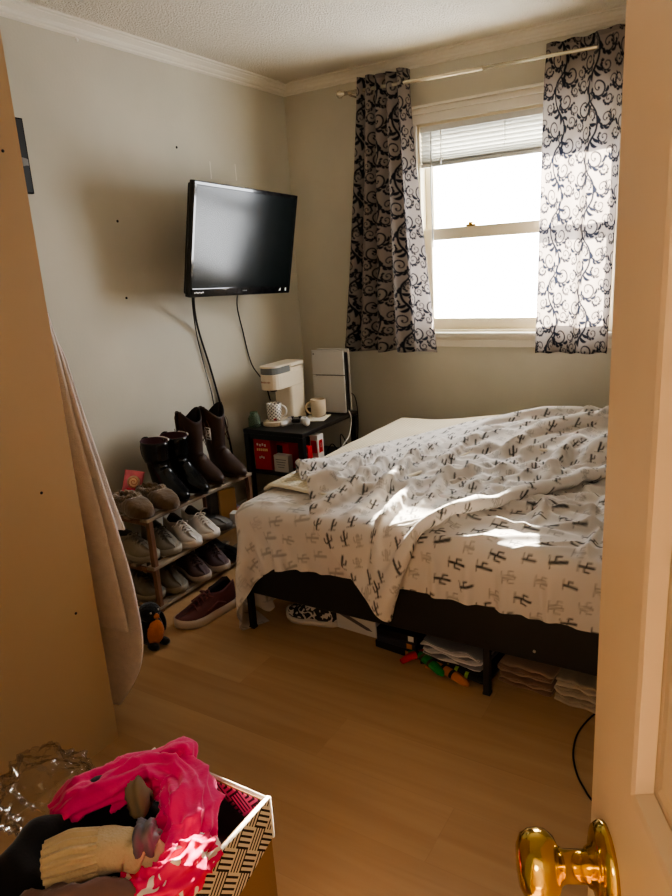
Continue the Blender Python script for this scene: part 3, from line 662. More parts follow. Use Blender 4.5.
def fxR(u, v):
    x0 = 1.548 - .025 * v; x1 = 1.905 - .03 * v
    x = x0 + (x1 - x0) * u + .006 * np.sin(2 * PI * 2.6 * u)
    y = -.083 - .004 * v + .016 * np.cos(2 * PI * (1.55 * u + .5)) * (.6 + .4 * v) + .006 * np.sin(2 * PI * 4 * u + 2 * v)
    top = sstep(.085, .035, v); gt = .021 * np.sin(2 * PI * (1.3 * u + .02) + PI / 2 + 2.4)
    y = y * (1 - top) + top * (-.083 + 0 * u) + sstep(.09, .03, v) * (.021 + .0 * u) * np.cos(2 * PI * (u * 1.25 - .18)) * -.0
    y = y + sstep(.13, .03, v) * np.where(u < .62, .012, .012 - .052 * sstep(.6, .72, u))
    return x, y
curtain('window_curtain', fxL, 'grey and navy scroll-print curtain gathered at the left of the window', 2.345, .885, .78, 1)
curtain('window_curtain', fxR, 'grey and navy scroll-print curtain hanging flat at the right, glowing with sun', 2.325, .885, .56, 2)

# ================================================================== television on its wall arm
tb, tt = .24, .33     # distance of the lower / upper edge from the wall
BLc = Vector((tb, -1.250, 1.289)); BRc = Vector((tb, -.440, 1.252)); TLc = Vector((tt, -1.243, 1.788)); TRc = Vector((tt, -.443, 1.763))
ex = ((BRc - BLc) + (TRc - TLc)).normalized(); ez0 = ((TLc - BLc) + (TRc - BRc)).normalized(); ey = ez0.cross(ex).normalized(); ez = ex.cross(ey).normalized()  # ey points to the wall
ctr = (BLc + BRc + TLc + TRc) / 4; TW = ((BRc - BLc).length + (TRc - TLc).length) / 2; TH = ((TLc - BLc).length + (TRc - BRc).length) / 2
if ey.x > 0: ey = -ey
TM = Matrix(((ex.x, ey.x, ez.x, ctr.x), (ex.y, ey.y, ez.y, ctr.y), (ex.z, ey.z, ez.z, ctr.z), (0, 0, 0, 1)))
tv = thing('television', (.0, -.84, 1.53), 'black flat-screen television tilted on the left wall above the console table', 'television')
bz_ = .022
b = B()
b.box((0, .006, TH / 2 - bz_ / 2), (TW, .030, bz_), .005, M=TM); b.box((0, .006, -TH / 2 + .022), (TW, .030, .044), .006, M=TM)
for sx in (-1, 1): b.box((sx * (TW / 2 - bz_ / 2), .006, .0), (bz_, .030, TH - .02), .005, M=TM)
b.obj('bezel', mat('gloss_black', srgb(14, 14, 16), .12, coat=.5), tv)
b = B(); b.box((0, .028, 0), (TW - .02, .03, TH - .02), .01, M=TM); b.box((0, .05, -.02), (TW * .7, .03, TH * .6), .012, M=TM); b.obj('back_shell', M_blackpl, tv)
m = bpy.data.materials.new('screen_glass'); m.use_nodes = True; x = NX(m); pb = m.node_tree.nodes['Principled BSDF']; pb.inputs['Base Color'].default_value = (.006, .009, .009, 1); pb.inputs['Specular IOR Level'].default_value = .28
tc = x.n('ShaderNodeTexCoord'); nz = x.n('ShaderNodeTexNoise'); nz.inputs['Scale'].default_value = 5; nz.inputs['Detail'].default_value = 5; x.l(tc.outputs['Object'], nz.inputs[0])
mr = x.n('ShaderNodeMapRange'); x.l(nz.outputs['Fac'], mr.inputs[0]); mr.inputs[1].default_value = .3; mr.inputs[2].default_value = .7; mr.inputs[3].default_value = .17; mr.inputs[4].default_value = .22; x.l(mr.outputs[0], pb.inputs['Roughness'])
B().box((0, -.002, .011), (TW - 2 * bz_ + .006, .012, TH - .066 + .006), 0, M=TM).obj('screen', m, tv)
b = B()
for k, (dx, w_) in enumerate(((0, .006), (.008, .004), (.014, .005), (.021, .004), (.027, .006))): b.box((-.012 + dx, -.0093, -TH / 2 + .024), (w_, .001, .006), 0, M=TM)
b.obj('maker_mark', mat('mark_grey', srgb(120, 120, 120), .4), tv)
b = B()
for k in range(6): b.box((-TW / 2 + .035 + .011 * k, -.0093, -TH / 2 + .021 + .002 * (k % 2)), (.007 + .002 * (k % 3), .001, .006), 0, M=TM)
b.obj('feature_sticker', M_white, tv)
for dx, pts in ((TW / 2 - .10, [(-.008, -.006), (.008, -.006), (.008, .010), (.0, .002)]), (TW / 2 - .045, [(-.005, -.008), (.005, -.008), (.005, .008), (-.005, .008)])):
    b = B(); b.prism(pts, .001, TM @ Matrix.Translation((dx, -.0093, -TH / 2 + .022)) @ Matrix.Rotation(PI / 2, 4, 'X')); b.obj('control_mark', M_white, tv)
b = B(); b.bx(.0, .018, -.92, -.76, 1.44, 1.64, .003); b.tube([(.015, -.84, 1.54), (.10, -.70, 1.54), (.24, -.84, 1.53)], .016, 8); b.obj('wall_mount', M_black, tv)
def cable(name, pts, r, label, n=40, cat='cable', m=M_cord):
    pts = np.array(pts, float); t = np.linspace(0, len(pts) - 1, n); i = np.minimum(t.astype(int), len(pts) - 2); f = (t - i)[:, None]
    g = lambda k: pts[np.clip(k, 0, len(pts) - 1)]
    q = .5 * (2 * g(i) + (g(i + 1) - g(i - 1)) * f + (2 * g(i - 1) - 5 * g(i) + 4 * g(i + 1) - g(i + 2)) * f ** 2 + (3 * g(i) - g(i - 1) - 3 * g(i + 1) + g(i + 2)) * f ** 3)
    b = B(); b.tube([tuple(p) for p in q], r, 8); o = b.obj(name, m); props(o, label, cat); return o
cable('power_cable', [(.19, -1.16, 1.32), (.10, -1.07, 1.22), (.02, -.97, 1.10), (.012, -.91, .92), (.012, -.87, .76), (.012, -.83, .58), (.012, -.80, .40), (.012, -.79, .25)], .0055, 'thick black cable hanging from the left end of the television down to the boots')
cable('signal_cable', [(.19, -1.17, 1.32), (.095, -1.075, 1.22), (.018, -.985, 1.08), (.011, -.945, .90), (.011, -.91, .74), (.011, -.90, .55), (.011, -.9, .42)], .003, 'thin black cable running beside the thick one under the television')
cable('thin_cable', [(.19, -.83, 1.29), (.07, -.70, 1.20), (.011, -.60, 1.06), (.011, -.555, .88), (.011, -.49, .79), (.011, -.44, .74), (.011, -.40, .62)], .0035, 'thin black cable dropping from the television middle to the coffee maker')
# wall marks
for k, (y, z, lb) in enumerate(((-1.397, 1.64, 'dark wall screw left of the television, upper of two'), (-1.406, 1.302, 'dark wall screw left of the television, lower of two'), (-.96, 1.991, 'dark wall screw above the television by the left end'))):
    b = B(); b.lathe([(.006, 0), (.006, .002), (.003, .004), (0, .004)], Matrix.Translation((0, y, z)) @ Matrix.Rotation(PI / 2, 4, 'Y'), 10); props(b.obj('wall_screw', M_black), lb, 'screw')
for y, z, lb in ((-.725, 1.904, 'short white paint scuff on the wall above the television, left of two'), (-.519, 1.908, 'short white paint scuff on the wall above the television, right of two')):
    b = B(); b.box((.0003, y, z), (.0024, .008, .085), .0006); props(b.obj('paint_scuff', mat('scuff_white', srgb(226, 222, 210), .7)), lb, 'scuff')
b = B(); b.lathe([(.008, 0), (.008, .003), (.004, .008), (0, .009)], Matrix.Translation((.0, -1.484, 2.352)) @ Matrix.Rotation(PI / 2, 4, 'Y'), 12); props(b.obj('wall_hook', M_white), 'tiny white hook under the crown moulding on the left wall', 'hook')
for k, (y, z, lb) in enumerate(((-2.54, 1.713, 'small dark hole high on the tan closet end wall'), (-2.602, .85, 'small dark hole halfway down the tan closet end wall'), (-2.563, .47, 'small dark hole low on the tan closet end wall'))):
    b = B(); b.lathe([(.004, 0), (.004, .0015), (.002, .003), (0, .003)], Matrix.Translation((.893, y, z)) @ Matrix.Rotation(PI / 2, 4, 'Y'), 10); props(b.obj('nail_hole', M_black), lb, 'nail')
# framed picture half hidden by the closet
pic = thing('wall_picture', (0, -2.0, 1.87), 'dark picture with pale streak on the left wall, mostly behind the closet', 'picture')
b = B(); b.bx(.0, .016, -2.24, -1.815, 1.735, 2.01, .002); b.obj('frame', mat('frame_black', srgb(18, 18, 19), .8, spec=.1), pic)
b = B(); b.bx(.016, .0165, -2.235, -1.820, 1.74, 2.005); 
mp = bpy.data.materials.new('night_photo'); mp.use_nodes = True; x = NX(mp); tc = x.n('ShaderNodeTexCoord'); sp = x.n('ShaderNodeSeparateXYZ'); x.l(tc.outputs['Object'], sp.inputs[0])
wv = x.n('ShaderNodeTexNoise'); wv.inputs['Scale'].default_value = 14; x.l(tc.outputs['Object'], wv.inputs[0])
ht = x.m('ADD', sp.outputs[2], x.m('MULTIPLY', wv.outputs['Fac'], .05)); band = x.m('LESS_THAN', x.m('ABSOLUTE', x.m('SUBTRACT', ht, .005)), .014)
mix = x.n('ShaderNodeMix', data_type='RGBA'); x.l(band, mix.inputs[0]); mix.inputs[6].default_value = (.012, .012, .014, 1); mix.inputs[7].default_value = (.22, .21, .2, 1); x.l(mix.outputs[2], mp.node_tree.nodes['Principled BSDF'].inputs[0])
b.obj('print', mp, pic)

# ================================================================== console table and what stands on it
CX0, CX1, CY0, CY1, CT = .12, .515, -.815, -.225, .548
ct = thing('console_table', ((CX0 + CX1) / 2, (CY0 + CY1) / 2, 0), 'small black shelf table between the left wall and the bed', 'table')
b = B(); b.bx(CX0, CX1, CY0, CY1, CT - .024, CT, .004); b.obj('tabletop', M_blackw, ct)
for lx in (CX0 + .018, CX1 - .018):
    for ly in (CY0 + .018, CY1 - .018):
        b = B(); b.bx(lx - .017, lx + .017, ly - .017, ly + .017, 0, CT - .024, .003); b.obj('leg', M_blackw, ct)
for z in (.315, .09):
    b = B(); b.bx(CX0 + .005, CX1 - .005, CY0 + .005, CY1 - .005, z - .018, z, .003); b.obj('shelf', M_blackw, ct)
b = B(); b.bx(CX0 + .03, CX1 - .03, CY0 + .008, CY0 + .022, CT - .055, CT - .024, .002); b.obj('apron', M_blackw, ct)

# coffee maker, front towards -y
M_cream = mat('cream_plastic', srgb(226, 214, 192), .38)
M_smoke = mat('smoke_plastic', srgb(128, 130, 128), .15, alpha=.85)
cm = thing('coffee_maker', (.235, -.57, CT), 'cream single-cup coffee maker with grey water tank on the console table', 'coffee maker')
def rr(w, d, r, n=5, front=None):
    """rounded rectangle outline, front(-y) corners with larger radius"""
    o = []
    for cx_, cy_, a0, r_ in ((w / 2, d / 2, 0, r), (-w / 2, d / 2, PI / 2, r), (-w / 2, -d / 2, PI, front or r), (w / 2, -d / 2, 3 * PI / 2, front or r)):
        sx = math.copysign(1, cx_); sy = math.copysign(1, cy_)
        for k in range(n + 1): a = a0 + PI / 2 * k / n; o.append((cx_ - sx * r_ + r_ * math.cos(a), cy_ - sy * r_ + r_ * math.sin(a)))
    return o
def T(x_, y_, z_): return Matrix.Translation((x_, y_, z_))
mw = .125
b = B(); b.prism(rr(mw, .30, .015, front=.055), .024, T(.235, -.585, CT)); b.obj('base', M_cream, cm, bevel=.003)
b = B(); b.prism(rr(mw - .006, .139, .018), .285, T(.235, -.505, CT + .02)); b.obj('column', M_cream, cm, bevel=.003)
b = B(); b.prism(rr(mw, .285, .018, front=.058), .085, T(.235, -.578, CT + .20)); b.obj('brew_head', M_cream, cm, bevel=.004)
b = B(); b.prism(rr(mw - .008, .16, .012, front=.052), .036, T(.235, -.638, CT + .285)); b.obj('water_tank', M_smoke, cm, bevel=.003)
b = B(); b.prism(rr(mw + .004, .150, .018), .018, T(.235, -.50, CT + .31)); b.prism(rr(mw - .002, .29, .014, front=.056), .010, T(.235, -.576, CT + .321)); b.obj('lid', M_cream, cm, bevel=.003)
b = B(); b.lathe([(.02, 0), (.024, .012), (.024, .018)], T(.235, -.655, CT + .186), 20); b.obj('spout', M_blackpl, cm)
b = B()
for k in range(8): b.box((.204 + .008 * k, -.7213 + .012 * ((k - 3.5) / 4) ** 2 * .35, CT + .245), (.005, .0016, .008 if k % 3 else .011), 0)
b.obj('maker_mark', mat('mark_rose', srgb(180, 140, 120), .4), cm)
def mug(name, loc, label, h, r, mtl, ang, extra=None):
    t = thing(name, loc, label, 'mug')
    b = B(); b.lathe([(0, .0), (r * .82, 0), (r * .92, .006), (r, h * .25), (r * 1.0, h), (r * .93, h + .001), (r * .9, h - .004), (r * .88, .012), (0, .009)], T(*loc), 36); body = b.obj('body', mtl, t)
    ca, sa = math.cos(ang), math.sin(ang); pts = [(loc[0] + ca * (r * .96 + .028 * math.sin(a)), loc[1] + sa * (r * .96 + .028 * math.sin(a)), loc[2] + h * .52 + h * .33 * math.cos(a)) for a in [PI * k / 12 for k in range(13)]]
    b = B(); b.tube(pts, .006, 10); b.obj('handle', extra or mtl, t); return t
m = bpy.data.materials.new('checked_glaze'); m.use_nodes = True; x = NX(m); pb = m.node_tree.nodes['Principled BSDF']; pb.inputs['Roughness'].default_value = .25
tc = x.n('ShaderNodeTexCoord'); sp = x.n('ShaderNodeSeparateXYZ'); x.l(tc.outputs['Object'], sp.inputs[0]); an = x.m('ARCTAN2', sp.outputs[1], sp.outputs[0])
a_ = x.m('ADD', x.m('MULTIPLY', an, 1.91), x.m('MULTIPLY', sp.outputs[2], 52)); c_ = x.m('SUBTRACT', x.m('MULTIPLY', an, 1.91), x.m('MULTIPLY', sp.outputs[2], 52))
pat = x.m('MULTIPLY', x.m('LESS_THAN', x.m('ABSOLUTE', x.m('SUBTRACT', x.m('FRACT', a_), .5)), .32), x.m('LESS_THAN', x.m('ABSOLUTE', x.m('SUBTRACT', x.m('FRACT', c_), .5)), .32))
mix = x.n('ShaderNodeMix', data_type='RGBA'); x.l(pat, mix.inputs[0]); mix.inputs[6].default_value = (*srgb(228, 224, 216), 1); mix.inputs[7].default_value = (*srgb(120, 122, 124), 1); x.l(mix.outputs[2], pb.inputs[0])
mg1 = mug('coffee_mug', (.235, -.665, CT + .025), 'white mug with grey diamond pattern on the coffee maker base', .095, .042, m, .35, mat('mug_white', srgb(228, 224, 216), .3))
b = B(); b.box((.262, -.7, CT + .036), (.018, .002, .012), .001, rot=(0, 0, .72)); b.obj('red_mark', mat('glaze_red', srgb(150, 40, 50), .4), mg1)
mug('coffee_mug', (.375, -.43, CT + .006), 'plain beige mug on white paper beside the game console', .098, .044, mat('mug_beige', srgb(206, 190, 164), .45), PI * 1.22)
b = B(); b.box((.385, -.475, CT + .003), (.13, .16, .003), .001, rot=(0, 0, .3)); props(b.obj('paper_napkin', mat('napkin', srgb(224, 220, 208), .9)), 'white folded paper napkin under the beige mug', 'napkin')
# game controller
gc = thing('game_controller', (.375, -.655, CT), 'white game controller with black centre lying before the coffee maker', 'controller', rz=.35)
GM = wm(gc)
b = B()
for sx in (-1, 1):
    rings = []
    for k in range(9):
        t = k / 8; cx_ = sx * (.038 + .034 * t); cy_ = .022 - .085 * t ** 1.3; wv_ = (.028 - .012 * t) * (1 if t < .85 else .75); hz = .020 - .007 * t
        if k == 8: wv_ *= .45; hz *= .5
        rings.append([GM @ Vector((cx_ + wv_ * math.cos(a), cy_ + .3 * wv_ * math.sin(a), .024 - .004 * t + hz * math.sin(a))) for a in [2 * PI * q / 16 for q in range(16)]])
    b.loft(rings)
b.box((0, .016, .026), (.09, .05, .030), .011, M=GM); b.obj('shell', mat('pad_white', srgb(206, 202, 196), .45), gc)
b = B(); b.box((0, -.006, .030), (.05, .045, .022), .008, M=GM); b.box((0, .02, .0415), (.046, .03, .004), .0015, M=GM); b.obj('centre_plate', M_blackpl, gc)
for sx in (-1, 1):
    b = B(); b.lathe([(.004, 0), (.005, .008), (.0085, .011), (.0085, .014), (0, .013)], GM @ T(sx * .021, -.008, .040), 14); b.obj('thumbstick', M_blackpl, gc)
b = B(); 
for dx, dy in ((.009, 0), (-.009, 0), (0, .009), (0, -.009)): b.lathe([(.0035, 0), (.0035, .003), (0, .0035)], GM @ T(.046 + dx, .022 + dy, .040), 10)
b.obj('buttons', mat('btn_grey', srgb(150, 150, 155), .4), gc)
b = B(); b.box((-.046, .022, .042), (.022, .007, .004), .001, M=GM); b.box((-.046, .022, .042), (.007, .022, .004), .001, M=GM); b.obj('direction_pad', mat('btn_grey', srgb(150, 150, 155), .4), gc)
# upright game console
gp = thing('game_console', (.40, -.30, CT), 'tall white game console standing upright at the back of the console table', 'game console', rz=.08)
GP = wm(gp)
b = B(); b.box((0, 0, .181), (.196, .052, .346), .008, M=GP); b.obj('core', M_blackpl, gp)
def side(y, s_):
    for z0, z1 in ((.006, .225), (.229, .372)):
        b = B(); b.box((-.004, y, (z0 + z1) / 2), (.208, .010, z1 - z0), .004, M=GP, taper=None); b.obj('side_panel', mat('panel_white', srgb(196, 195, 192), .45), gp)
side(-.036, -1); side(.036, 1)
b = B(); b.box((0, 0, .004), (.11, .07, .008), .003, M=GP); b.obj('stand', M_blackpl, gp)
b = B(); b.box((-.092, -.0416, .35), (.010, .001, .010), 0, M=GP); b.obj('maker_mark', mat('mark_grey', srgb(120, 120, 120), .4), gp)
# jar
jg = bpy.data.materials.new('green_glass'); jg.use_nodes = True; x = NX(jg); tr = x.n('ShaderNodeBsdfTransparent'); tr.inputs[0].default_value = (.86, .92, .86, 1); pbb = jg.node_tree.nodes['Principled BSDF']; pbb.inputs['Base Color'].default_value = (.3, .38, .3, 1); pbb.inputs['Roughness'].default_value = .1
mx = x.n('ShaderNodeMixShader'); mx.inputs[0].default_value = .22; x.l(tr.outputs[0], mx.inputs[1]); x.l(pbb.outputs[0], mx.inputs[2]); x.l(mx.outputs[0], jg.node_tree.nodes['Material Output'].inputs['Surface'])
b = B(); b.lathe([(0, .0), (.030, 0), (.034, .006), (.034, .055), (.026, .068), (.022, .074), (.022, .088), (.019, .088), (.019, .074), (.031, .054), (.031, .008), (0, .006)], T(.165, -.762, CT), 28)
props(b.obj('glass_jar', jg), 'small greenish glass jar on the left end of the console table', 'jar')
cable('console_cable', [(.47, -.26, CT + .12), (.505, -.235, CT + .09), (.53, -.25, CT + .0), (.54, -.28, .42), (.535, -.33, .33), (.50, -.40, .318)], .003, 'black cable looping off the table edge from the game console')
cable('charging_cable', [(.44, -.31, CT + .01), (.49, -.30, CT + .02), (.53, -.33, CT - .02), (.532, -.36, .44), (.53, -.42, .40), (.50, -.48, .345), (.46, -.52, .322)], .0035, 'white cable hanging over the table edge beside the bed', m=M_white)
cable('shelf_cable', [(.44, -.50, .325), (.47, -.46, .40), (.50, -.42, .34), (.485, -.38, .44), (.50, -.34, .36), (.46, -.30, .325)], .0032, 'tangled black cable lying on the shelf of the console table')
# boxes on its shelf
def carton(name, x0, x1, y0, y1, z0, h, col, label, marks=(), rz=0, cat='box'):
    c = ((x0 + x1) / 2, (y0 + y1) / 2, z0); t = thing(name, c, label, cat, rz=rz); M = wm(t)
    b = B(); b.box((0, 0, h / 2), (x1 - x0, y1 - y0, h), .002, M=M); b.obj('carton', mat('carton_' + label[:18], col, .45), t)
    for nm, dx, dz, w_, h_, mcol, face in marks:
        b = B()
        if face == 'f': b.box((dx, -(y1 - y0) / 2 - .0006, dz), (w_, .001, h_), 0, M=M)
        else: b.box(((x1 - x0) / 2 + .0006, dx, dz), (.001, w_, h_), 0, M=M)
        b.obj(nm, mat(nm + str(mcol), mcol, .5), t)
    return t
RED = srgb(190, 34, 38); WH = srgb(226, 220, 210); BK = srgb(20, 18, 18)
carton('snack_box', .165, .27, -.79, -.70, .316, .185, RED, 'red box with pale script at the left of the table shelf', [('lettering', -.028 + .016 * k, .145 - .004 * (k % 2), .010, .013, WH, 'f') for k in range(4)] + [('lettering', -.030 + .012 * k, .115, .008, .014, srgb(230, 200, 150), 'f') for k in range(6)] + [('lettering', -.018 + .012 * k, .07 + .004 * (k % 2), .008, .012, WH, 'f') for k in range(3)], rz=.12)
carton('coffee_pod_box', .285, .375, -.74, -.62, .316, .15, RED, 'red box behind the white carton on the table shelf', [('dark_panel', -.02, .085, .04, .10, BK, 'f')], rz=-.1)
carton('white_carton', .30, .395, -.795, -.75, .316, .095, srgb(196, 192, 186), 'pale grey carton on the table shelf front', [('lettering', 0, .07 - .014 * k, .07 - .01 * k, .004, srgb(120, 118, 116), 'f') for k in range(4)])
carton('chip_bag_box', .435, .495, -.745, -.70, .316, .14, RED, 'small red box with dark round emblem near the table front leg', [('emblem', -.0, .06, .028, .032, BK, 'f'), ('white_band', 0, .10, .05, .012, WH, 'f')])
carton('tall_carton', .455, .505, -.66, -.60, .316, .185, WH, 'tall white carton with red label on the table shelf', [('red_label', 0, .12, .036, .07, RED, 's'), ('lettering', 0, .125, .012, .026, WH, 's'), ('red_label', 0, .12, .036, .07, RED, 'f')])
for q, (xx, yy, h_) in enumerate(((.43, -.63, .13), (.40, -.58, .15))):
    b = B(); b.lathe([(0, 0), (.024, 0), (.026, .004), (.026, h_ * .7), (.012, h_ * .86), (.012, h_), (0, h_)], T(xx, yy, .316), 20); props(b.obj('dark_bottle', mat('dark_bottle', srgb(30, 26, 24), .2)), ('short' if q == 0 else 'taller') + ' dark bottle among the boxes on the table shelf', 'bottle')

# ================================================================== shoe rack
SX0, SX1, SY0, SY1 = .115, .415, -1.845, -1.145
TZ = (.428, .212, .030)
M_rack = wood_mat('rack_wood', srgb(120, 106, 90), srgb(160, 144, 124)); M_post = wood_mat('rack_post', srgb(96, 66, 48), srgb(132, 96, 72), (40, 40, 6))
rk = thing('shoe_rack', ((SX0 + SX1) / 2, (SY0 + SY1) / 2, 0), 'three-tier grey wooden shoe rack along the left wall', 'shoe rack')
for xx in (SX0, SX1):
    for yy in (SY0 + .02, SY1 - .02):
        b = B(); b.bx(xx - .011, xx + .011, yy - .011, yy + .011, 0, TZ[0] - .008, .002); b.obj('post', M_post, rk)
for z in TZ:
    for xx in (SX0 + .01, SX0 + .10, SX0 + .19, SX1 - .01):
        w_ = .018 if xx < SX1 - .02 else .022
        b = B(); b.bx(xx - w_, xx + w_, SY0, SY1, z - .016, z, .003); b.obj('slat', M_rack, rk)
    for yy in (SY0 + .02, SY1 - .02):
        b = B(); b.bx(SX0, SX1, yy - .008, yy + .008, z - .034, z - .016, .002); b.obj('end_rail', M_post, rk)

# ---- shoes
TT = [0, .03, .10, .28, .48, .68, .82, .92, .975, 1]
def itp(t, ys): return float(np.interp(t, TT, ys))
def shoe(name, label, loc, rz, L=.275, W=.1, Hh=.105, up=(.5, .5, .5), sole=(.8, .8, .8), lining=(.1, .1, .1), lace=None, sole_h=.026, group=None, low=False, rough=.75, pitch=0, accents=None, cat='shoe'):
    t = thing(name, loc, label, cat, rz=rz, group=group); M = wm(t) @ Matrix.Rotation(pitch, 4, 'Y')
    wv_ = [.05, .24, .36, .40, .42, .5, .46, .34, .2, .06]
    hv = [.75, .98, 1.0, .86, .84, .60, .46, .40, .34, .26] if not low else [.5, .62, .62, .42, .40, .52, .46, .40, .34, .26]
    n = 26; rings = []; srings = []
    for i in range(n):
        t_ = .5 - .5 * math.cos(PI * i / (n - 1)); w_ = itp(t_, wv_) * W; h = itp(t_, hv) * Hh - sole_h; X = (t_ - .5) * L; z0 = sole_h * .9 + .012 * max(0, (t_ - .75) / .25) ** 2
        o_ = 1 - float(sstep(.34, .48, np.array(t_))); bend = .06 * W * math.sin(PI * t_)
        half = []
        for k in range(7):
            s_ = k / 6; a = PI / 2 * s_
            yo = w_ * (1 - .22 * s_ ** 2); yt = w_ * max(math.cos(a), 0) ** .65; zo = z0 + h * s_; zt = z0 + h * math.sin(a) ** .9
            half.append((yo * o_ + yt * (1 - o_), zo * o_ + zt * (1 - o_)))
        for k in range(1, 5):
            s_ = k / 4; yi = w_ * (.70 - .1 * s_); zi = z0 + h - (h - .006) * s_; half.append((yi * o_ + .02 * w_ * (1 - s_) * (1 - o_), zi * o_ + (z0 + h) * (1 - o_)))
        ring = [M @ Vector((X, y + bend, z)) for y, z in half] + [M @ Vector((X, -y + bend, z)) for y, z in reversed(half)]
        rings.append(ring)
        ws = w_ * 1.06 + .003
        zt = z0 + .004; zb = .010 * max(0, (t_ - .72) / .28) ** 2
        srings.append([M @ Vector((X * 1.015, s_ * ws * f + bend, z)) for s_, f, z in ((1, 1, zt), (1, 1.02, (zt + zb) / 2), (1, .96, zb), (-1, .96, zb), (-1, 1.02, (zt + zb) / 2), (-1, 1, zt))])
    mu = mat('shoe_up_' + label[:22] + str(round(up[0], 3)), up, rough, var=(30, .08)); ml = mat('shoe_in' + str(lining), lining, .9); nn_ = 22
    b = B(); b.loft(rings, mif=lambda i, k: 1 if 6 <= k <= 14 and i < 12 else 0); b.obj('upper', [mu, ml], t)
    b = B(); b.loft(srings); b.obj('sole', mat('shoe_sole' + str(sole), sole, .6), t)
    if lace:
        for q in range(5):
            t_ = .44 + .065 * q; X = (t_ - .5) * L; zc = itp(t_, hv) * Hh + .002; w_ = itp(t_, wv_) * W * .5; bend = .06 * W * math.sin(PI * t_)
            b = B(); b.tube([M @ Vector((X + .004, -w_ + bend, zc - .014)), M @ Vector((X, -w_ * .5 + bend, zc - .001)), M @ Vector((X, bend, zc + .002)), M @ Vector((X + .006, w_ * .5 + bend, zc - .001)), M @ Vector((X + .008, w_ + bend, zc - .014))], .0032, 6); b.obj('lace', mat('lace' + str(lace), lace, .9), t)
        b = B()
        for sg in (-1, 1): b.tube([M @ Vector((-.06 * L + .045 * math.sin(a) * .5, .004 + sg * (.012 + .022 * math.sin(a / 2)), Hh * .80 + .012 * math.sin(a) - .012 * (1 - math.cos(a)) * .5)) for a in [2 * PI * k / 14 for k in range(15)]], .0028, 6)
        b.obj('bow', mat('lace' + str(lace), lace, .9), t)
    if accents:
        for nm, pts, r_, c_ in accents:
            b = B(); b.tube([M @ Vector(p) for p in pts], r_, 6, squash=.5); b.obj(nm, mat('acc' + str(c_), c_, .6), t)
    return t
def boot(name, label, loc, rz, H, col, lining, cowboy=False, group=None, rough=.3, sole=(.03, .03, .03), strap=None):
    t = thing(name, loc, label, 'boot', rz=rz, group=group); M = wm(t) @ Matrix.Diagonal((1.0 if cowboy else 1.08, 1.0 if cowboy else 1.06, 1, 1))
    sec = [(-.062, H, 0, .074, .056), (-.062, H * .85, 0, .072, .055), (-.060, H * .62, 2, .066, .050), (-.056, .15, 8, .056, .044), (-.05, .115, 20, .057, .041), (-.036, .088, 38, .071, .040), (-.012, .072, 55, .074, .041), (.022, .060, 70, .056, .044), (.06, .050, 80, .042, .048), (.10, .042, 86, .031, .046), (.135, .036, 89, .024, .034), (.158, .032, 90, .018, .020), (.168, .030, 90, .009, .008)]
    N = 24; rings = []
    idx = np.linspace(0, len(sec) - 1, 34); S = np.array(sec)
    for q in idx:
        c = [float(np.interp(q, range(len(sec)), S[:, j])) for j in range(5)]; ph = math.radians(c[2]); rg = []
        for k in range(N):
            a = 2 * PI * k / N; u = math.cos(a) * c[3]; v = math.sin(a) * c[4]; x_ = c[0] + u * math.cos(ph); z_ = c[1] + u * math.sin(ph)
            if cowboy: z_ += .030 * max(0, (q < 8) * (1 - q / 4)) * (-math.cos(2 * a)) if q < 4 else 0
            if q < 12: x_ += .002 * math.sin(z_ * 90); 
            rg.append(M @ Vector((x_, v, max(z_, .014))))
        rings.append(rg)
    top = rings[0]; cen = sum(top, Vector()) / N
    inner = [cen + (p - cen) * .9 for p in top]; deep = [cen + (p - cen) * .8 - Vector((0, 0, .09)) for p in top]
    b = B(); b.loft([deep, inner, top] + rings[1:], mif=lambda i, k: 1 if i < 2 else 0); b.obj('upper', [mat('boot_' + label[:14], col, rough, var=(14, .18), bump=(70, .2, .002)), mat('boot_in' + str(lining), lining, .9)], t)
    out = []
    for k in range(30):
        a = 2 * PI * k / 30; cx_ = .038 + .132 * math.cos(a); wy = .036 + .012 * sstep(.0, .08, np.array(cx_)) - .02 * sstep(.1, .17, np.array(cx_)); out.append((cx_ , float(wy) * math.sin(a) * 1.08))
    b = B(); b.prism(out, .010, M @ T(.0, 0, .010)); b.obj('sole', mat('boot_sole' + str(sole), sole, .6), t)
    b = B(); b.box((-.065, 0, .010), (.062, .062, .022), .004, M=M); b.obj('heel', mat('boot_sole' + str(sole), sole, .6), t)
    if cowboy:
        for sg in (-1, 1):
            b = B(); b.tube([M @ Vector((-.062 + dx, sg * yy, H + zz)) for dx, yy, zz in ((-.012, .058, -.08), (-.01, .061, .0), (0, .060, .020), (.004, .050, .018), (.006, .047, .0), (.006, .044, -.05))], .011, 8, squash=.3); b.obj('pull_strap', mat('boot_strap', col, .6), t)
        b = B()
        for sg in (-1, 1):
            for q in range(3):
                b.tube([M @ Vector((-.06 + .05 * math.sin(s_ * 2.4 + q) , sg * (.0555 - .012 * (1 - s_) * .6 + .001), .16 + (H - .2) * s_ * (1 - .1 * q))) for s_ in [k / 12 for k in range(13)]], .0016, 5)
        b.obj('stitching', mat('stitch', tuple(min(1, c * 2.2) for c in col), .7), t)
    if strap:
        b = B(); b.tube([M @ Vector((-.062 - .072 - .052 * math.sin(a), 0, H - .060 + .06 * math.cos(a))) for a in [PI * k / 12 for k in range(13)]], .011, 8, squash=.6); b.obj('pull_loop', mat('loop_black', srgb(16, 16, 17), .6), t)
        b = B(); b.tube([rings[0][k] + Vector((0, 0, .001)) for k in list(range(3, 10))], .0032, 6); b.obj('rim_highlight', mat('highlight_pale', strap, .4), t)  # pale arc along part of the rim stands in for its glossy highlight
    return t
T1, T2, T3 = TZ
